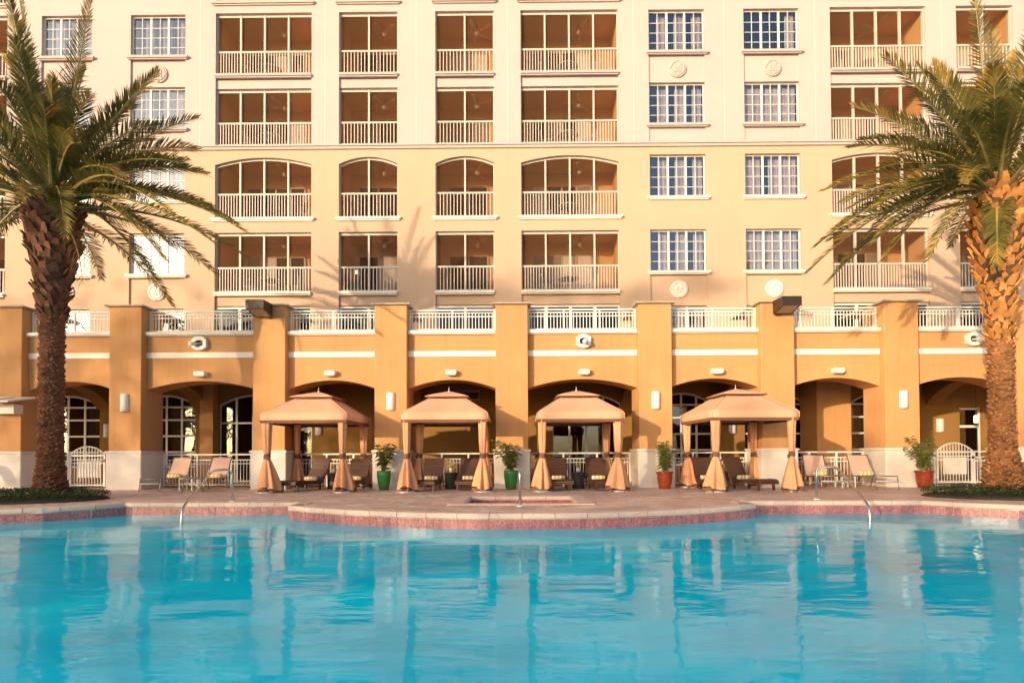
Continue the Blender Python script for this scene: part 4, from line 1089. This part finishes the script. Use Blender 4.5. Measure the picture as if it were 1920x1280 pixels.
def palm(x, y, lab, prof, tips, seed, extra, bootm, flower=None, dead=None, group='date palms'):
    rg = random.Random(seed); root = thing('palm_tree', lab, 'palm', (x, y, 0), 0, group)
    def rad(z):
        for (z0, r0), (z1, r1) in zip(prof[:-1], prof[1:]):
            if z0 <= z <= z1: return r0 + (r1 - r0) * (z - z0) / (z1 - z0)
        return prof[-1][1]
    ztop = prof[-1][0]; n = 26; rings = []
    for k in range(71):
        z = ztop * k / 70; rings.append([((rad(z) * (1 + rg.uniform(-.05, .05))) * math.cos(2 * math.pi * i / n), (rad(z) * (1 + rg.uniform(-.05, .05))) * math.sin(2 * math.pi * i / n), z) for i in range(n)])
    MB().loft(rings).build('trunk', 'palm_bark', root)
    bulge = next(z for (z, r), (z2, r2) in zip(prof[3:], prof[4:]) if r2 > r + .02)
    bm_ = boot_mesh(bootm); low = MB(); z = .06; k = 0
    while z < bulge + .1:                       # old leaf scars: short overlapping ridges
        an = k * 2.39996 + rg.uniform(-.12, .12); r = rad(z); w_ = rg.uniform(.09, .15); h_ = rg.uniform(.035, .075); d_ = rg.uniform(.03, .085)
        er = Vector((math.cos(an), math.sin(an), 0)); et = Vector((-math.sin(an), math.cos(an), 0)); tl = rg.uniform(-.35, .35)
        cc = er * r * .97 + UP * z; e2 = (et + UP * tl).normalized()
        low.add([cc - e2 * w_, cc + e2 * w_, cc + er * d_ + e2 * w_ * .7 + UP * h_, cc + er * d_ - e2 * w_ * .7 + UP * h_, cc - e2 * w_ * .9 + UP * h_ * 1.3, cc + e2 * w_ * .9 + UP * h_ * 1.3],
                [(0, 1, 2, 3), (3, 2, 5, 4), (0, 3, 4), (1, 5, 2)])
        z += .0062; k += 1
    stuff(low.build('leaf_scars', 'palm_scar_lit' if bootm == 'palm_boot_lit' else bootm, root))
    z = bulge; k = 0; nb_ = 290; dz = (ztop - .2 - bulge) / nb_
    while k < nb_:
        upf = (z - bulge) / (ztop - bulge); an = k * 2.39996; r = rad(z) * .97
        o = put('leaf_base', bm_, root, (r * math.cos(an), r * math.sin(an), z))
        o.scale = (rg.uniform(.10, .20) + .04 * upf, rg.uniform(.08, .20) + .06 * upf, rg.uniform(.12, .26) + .08 * upf)
        o.rotation_euler = (rg.uniform(-.35, .25), rg.uniform(-.35, .35), an + math.pi / 2 + rg.uniform(-.35, .35))
        z += dz; k += 1
    c0 = Vector((0, 0, ztop - .25))
    def add(P0, P1, P2, **kw): put('frond', frond_mesh(P0, P1, P2, rg, **kw), root)
    for (tx, tz, dy, arch, tipc) in tips:
        P2 = Vector((tx - x, dy, tz)); dirn = (P2 - c0); h = Vector((dirn.x, dirn.y, 0)); h = h.normalized() if h.length > .01 else Vector((0, 0, 0))
        P0 = c0 + h * rad(ztop) * .55 + UP * rg.uniform(-.35, .25)
        add(P0, P0.lerp(P2, .5) + UP * arch, P2, tipc=tipc)
    for k in range(extra):
        an = k * 2.39996 + seed; q = (k + .5) / extra; el = R(86 - 84 * q + rg.uniform(-8, 8)); L = rg.uniform(3.6, 4.8)
        if math.sin(an) < -.3: L *= .8
        d = Vector((math.cos(an) * math.cos(el), math.sin(an) * math.cos(el), math.sin(el))); h = Vector((d.x, d.y, 0))
        P0 = c0 + h * rad(ztop) * .5 + UP * (.25 - .6 * q)
        P1 = P0 + d * L * .5 + UP * .35; P2 = P0 + d * L * .94 - UP * (L * (.08 + .22 * abs(math.cos(el))))
        add(P0, P1, P2, tipc=rg.random() < .45)
    if flower:
        fx, fz = flower; b_ = MB(); p1 = Vector((fx - x, -.9, fz)); p0 = c0 + Vector((.15, -.3, .2))
        b_.tube([p0, p0.lerp(p1, .5) + Vector((.03, 0, .05)), p1], [.05, .045, .03], 6)
        for q in range(46):
            a_ = rg.uniform(-.9, .9); l = rg.uniform(.28, .55); d = Vector((math.sin(a_) * .8, rg.uniform(-.5, .5), math.cos(a_))).normalized()
            b_.tube([p1 - UP * .08, p1 + d * l * .5, p1 + d * l + Vector((.03 * a_, 0, -.04))], [.012, .010, .006], 4)
        b_.build('flower_stalk', 'flower', root)
    if dead:
        P2 = Vector((dead[0] - x, -.5, dead[1])); P0 = c0 + Vector((.4, -.3, -.5))
        put('dead_frond', frond_mesh(P0, P0.lerp(P2, .5) + Vector((.25, 0, .25)), P2, rg, nl=26, lmax=.6, dead=True), root)
    return root
profL = [(0, .37), (.35, .32), (.9, .25), (1.8, .235), (3.2, .225), (4.6, .23), (5.2, .30), (5.9, .42), (6.7, .54), (7.3, .56), (7.75, .42), (8.1, .22)]
tipsL = [(-10.95, 12.9, -.3, .35, True), (-12.58, 12.85, -.6, .1, False), (-13.5, 13.0, .3, .2, True), (-11.9, 11.9, -1.6, .5, False), (-9.7, 11.5, .5, .5, True), (-9.15, 10.95, -.4, .6, False), (-8.2, 9.85, -.2, .75, False),
         (-8.2, 8.3, -.9, .85, False), (-8.3, 7.9, .6, .75, False), (-6.95, 6.85, -.2, 1.15, False), (-7.45, 6.35, -.8, 1.0, False), (-8.95, 6.1, -.4, 1.0, False), (-9.9, 5.95, .7, .9, False), (-10.75, 6.35, -1.3, .9, False),
         (-13.4, 7.1, -2.0, 1.1, False), (-15.2, 10.9, -.3, .6, True), (-16.3, 9.2, .2, .8, False), (-16.0, 7.2, -.7, 1.1, False), (-14.6, 12.2, -1.0, .4, True), (-14.8, 6.0, .4, 1.1, False), (-14.0, 8.6, -2.6, .9, False), (-10.4, 9.0, -2.4, .8, False),
         (-11.4, 10.6, -2.0, .6, False), (-12.8, 10.2, -2.4, .6, True), (-9.3, 9.3, 1.5, .8, False), (-7.6, 7.4, .5, 1.0, False), (-8.5, 7.1, -.9, .95, False), (-9.3, 7.7, -1.5, .85, True), (-8.8, 9.0, .3, .8, True), (-9.2, 6.7, .3, 1.0, False), (-10.0, 8.2, -2.0, .8, False)]
palm(-12.13, 14.5, 'large date palm with shaded brown trunk at the left of the pool', profL, tipsL, 5, 44, 'palm_boot_shade', (-11.55, 9.5), (-10.95, 5.45))
profR = [(0, .36), (.25, .41), (.75, .37), (1.15, .25), (2.2, .23), (3.8, .23), (4.7, .27), (5.3, .36), (6.1, .50), (6.9, .56), (7.5, .54), (7.9, .38), (8.2, .2)]
tipsR = [(11.75, 12.8, -.3, .3, False), (10.7, 11.4, .3, .5, False), (9.3, 11.1, -.5, .65, False), (8.9, 10.25, .2, .8, True), (8.3, 8.7, -.6, .95, False), (7.5, 5.75, -.2, 1.35, True), (8.35, 5.65, .5, 1.2, False), (10.1, 5.8, -.8, 1.0, False), (11.6, 5.6, -1.0, .8, False),
         (12.95, 12.1, -.8, .2, False), (12.2, 11.6, -1.8, .4, True), (14.2, 12.5, .3, .3, False), (15.4, 11.3, -.4, .6, False), (16.3, 9.6, .3, .8, False), (16.5, 7.8, -.5, 1.0, False), (15.7, 6.2, .2, 1.2, False), (9.0, 7.4, .9, 1.0, False), (8.7, 7.0, -.8, 1.1, False), (14.0, 6.2, -1.5, 1.0, False), (9.6, 9.6, -1.2, .8, False), (10.6, 8.9, -2.2, .8, False), (13.4, 10.0, -2.4, .7, False), (8.0, 6.6, .4, 1.2, True), (8.9, 6.3, -.6, 1.1, False), (9.5, 6.9, .8, 1.0, False), (8.1, 8.0, .2, 1.0, True), (9.4, 6.0, -.2, 1.15, False), (9.0, 8.2, -1.2, .95, False), (10.2, 7.2, -1.8, .85, True)]
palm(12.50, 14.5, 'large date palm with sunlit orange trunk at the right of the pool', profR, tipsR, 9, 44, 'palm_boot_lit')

# ------------------------------------------------------------------ planting beds
def bed(cx_, cy_, rx, ry, lab, seed):
    rg = random.Random(seed); n = 40
    prof = [(1.0, .004), (.96, .05), (.6, .10), (0.02, .14)]
    rings = [[(cx_ + rx * s_ * math.cos(2 * math.pi * i / n), cy_ + ry * s_ * math.sin(2 * math.pi * i / n), z) for i in range(n)] for s_, z in prof]
    g = struct(MB().loft(rings, caps=False).build('planting_bed', 'soil'))
    lv = MB()
    for k in range(9000):
        an = rg.random() * 6.28; q = math.sqrt(rg.random()); x = cx_ + rx * q * math.cos(an); y = cy_ + ry * q * math.sin(an)
        hmp = .10 + .10 * (1 - q) + .09 * (math.sin(x * 5.1 + seed) * math.sin(y * 6.3)) * (1 - q * .6)
        z = .03 + (hmp + .07) * rg.random() ** .5
        a2 = rg.random() * 6.28; L = rg.uniform(.03, .065); el = rg.uniform(-.2, 1.0)
        d = Vector((math.cos(a2) * math.cos(el), math.sin(a2) * math.cos(el), math.sin(el))); sd = Vector((-math.sin(a2), math.cos(a2), 0)) * L * .42
        c0 = Vector((x, y, z)); lv.add([c0, c0 + d * L * .5 + sd, c0 + d * L, c0 + d * L * .5 - sd], [(0, 1, 2, 3)])
    o = stuff(lv.build('ground_cover', 'cover_leaf')); o['label'] = lab; o['category'] = 'ground cover'
bed(-12.45, 14.05, 2.0, 1.35, 'low dark green ground cover around the left palm trunk', 1)
bed(12.6, 14.1, 2.3, 1.40, 'low dark green ground cover around the right palm trunk', 2)

# ------------------------------------------------------------------ unseen trees added behind the viewer, profile shaped to shade the court
def cs(c_, s_): return (c_ * math.cos(SUN_AZ) + s_ * math.sin(SUN_AZ), -c_ * math.sin(SUN_AZ) + s_ * math.cos(SUN_AZ))
belt = MB(); rg = random.Random(21)
def leaf_card(p, size):
    a_ = Vector((rg.uniform(-1, 1), rg.uniform(-1, 1), rg.uniform(-1, 1))).normalized() * size
    b_ = a_.orthogonal().normalized() * size * .6
    belt.add([p - a_, p + b_, p + a_, p - b_], [(0, 1, 2, 3)])
for c0, c1, h, dens in ((-34, -23.8, 17.6, 9), (-34, -18.3, 15.2, 44), (-18.3, -16.2, 10.4, 30), (-16.2, -13, 10.9, 30), (-13, -10, 11.3, 30), (-10, -6.6, 12.0, 30), (-6.6, -3.6, 12.6, 30), (-3.6, -1, 13.1, 30), (-1, 7, 13.7, 30)):
    for k in range(int((c1 - c0) * (h - 4) * dens * .62)):
        c_ = rg.uniform(c0, c1); x, y = cs(c_, -50 + rg.uniform(-2.5, 2.5))
        z = rg.uniform(3.5, h - .35 + .45 * math.sin(c_ * 2.1) * math.sin(c_ * .83))
        leaf_card(Vector((x, y, z)), .30)
for c_, z, rh, rv, n in ((-17.6, 17.6, 1.7, .8, 70), (-15.4, 17.3, 1.9, .9, 110), (-13.2, 17.9, 1.8, .8, 95), (-10.8, 17.7, 1.8, .8, 95), (-9.0, 18.6, 1.4, .7, 50)):  # loose crowns added to shade the lower facade
    for k in range(n):
        d = Vector((rg.gauss(0, 1), rg.gauss(0, 1), rg.gauss(0, 1))).normalized() * (rg.random() ** .45)
        x, y = cs(c_ + d.x * rh, -47 + d.y * rh); leaf_card(Vector((x, y, z + d.z * rv)), .34)
for k in range(20):
    c_ = -33 + k * 1.85; x, y = cs(c_, -50); belt.tube([(x, y, 0), (x + .2, y, 6), (x, y, 12)], [.22, .16, .08], 6, 1)
o = stuff(belt.build('shade_tree_belt', ['tree_leaf', 'palm_bark'])); o['label'] = 'unseen belt of trees added behind the viewer to shade the court'; o['category'] = 'trees'
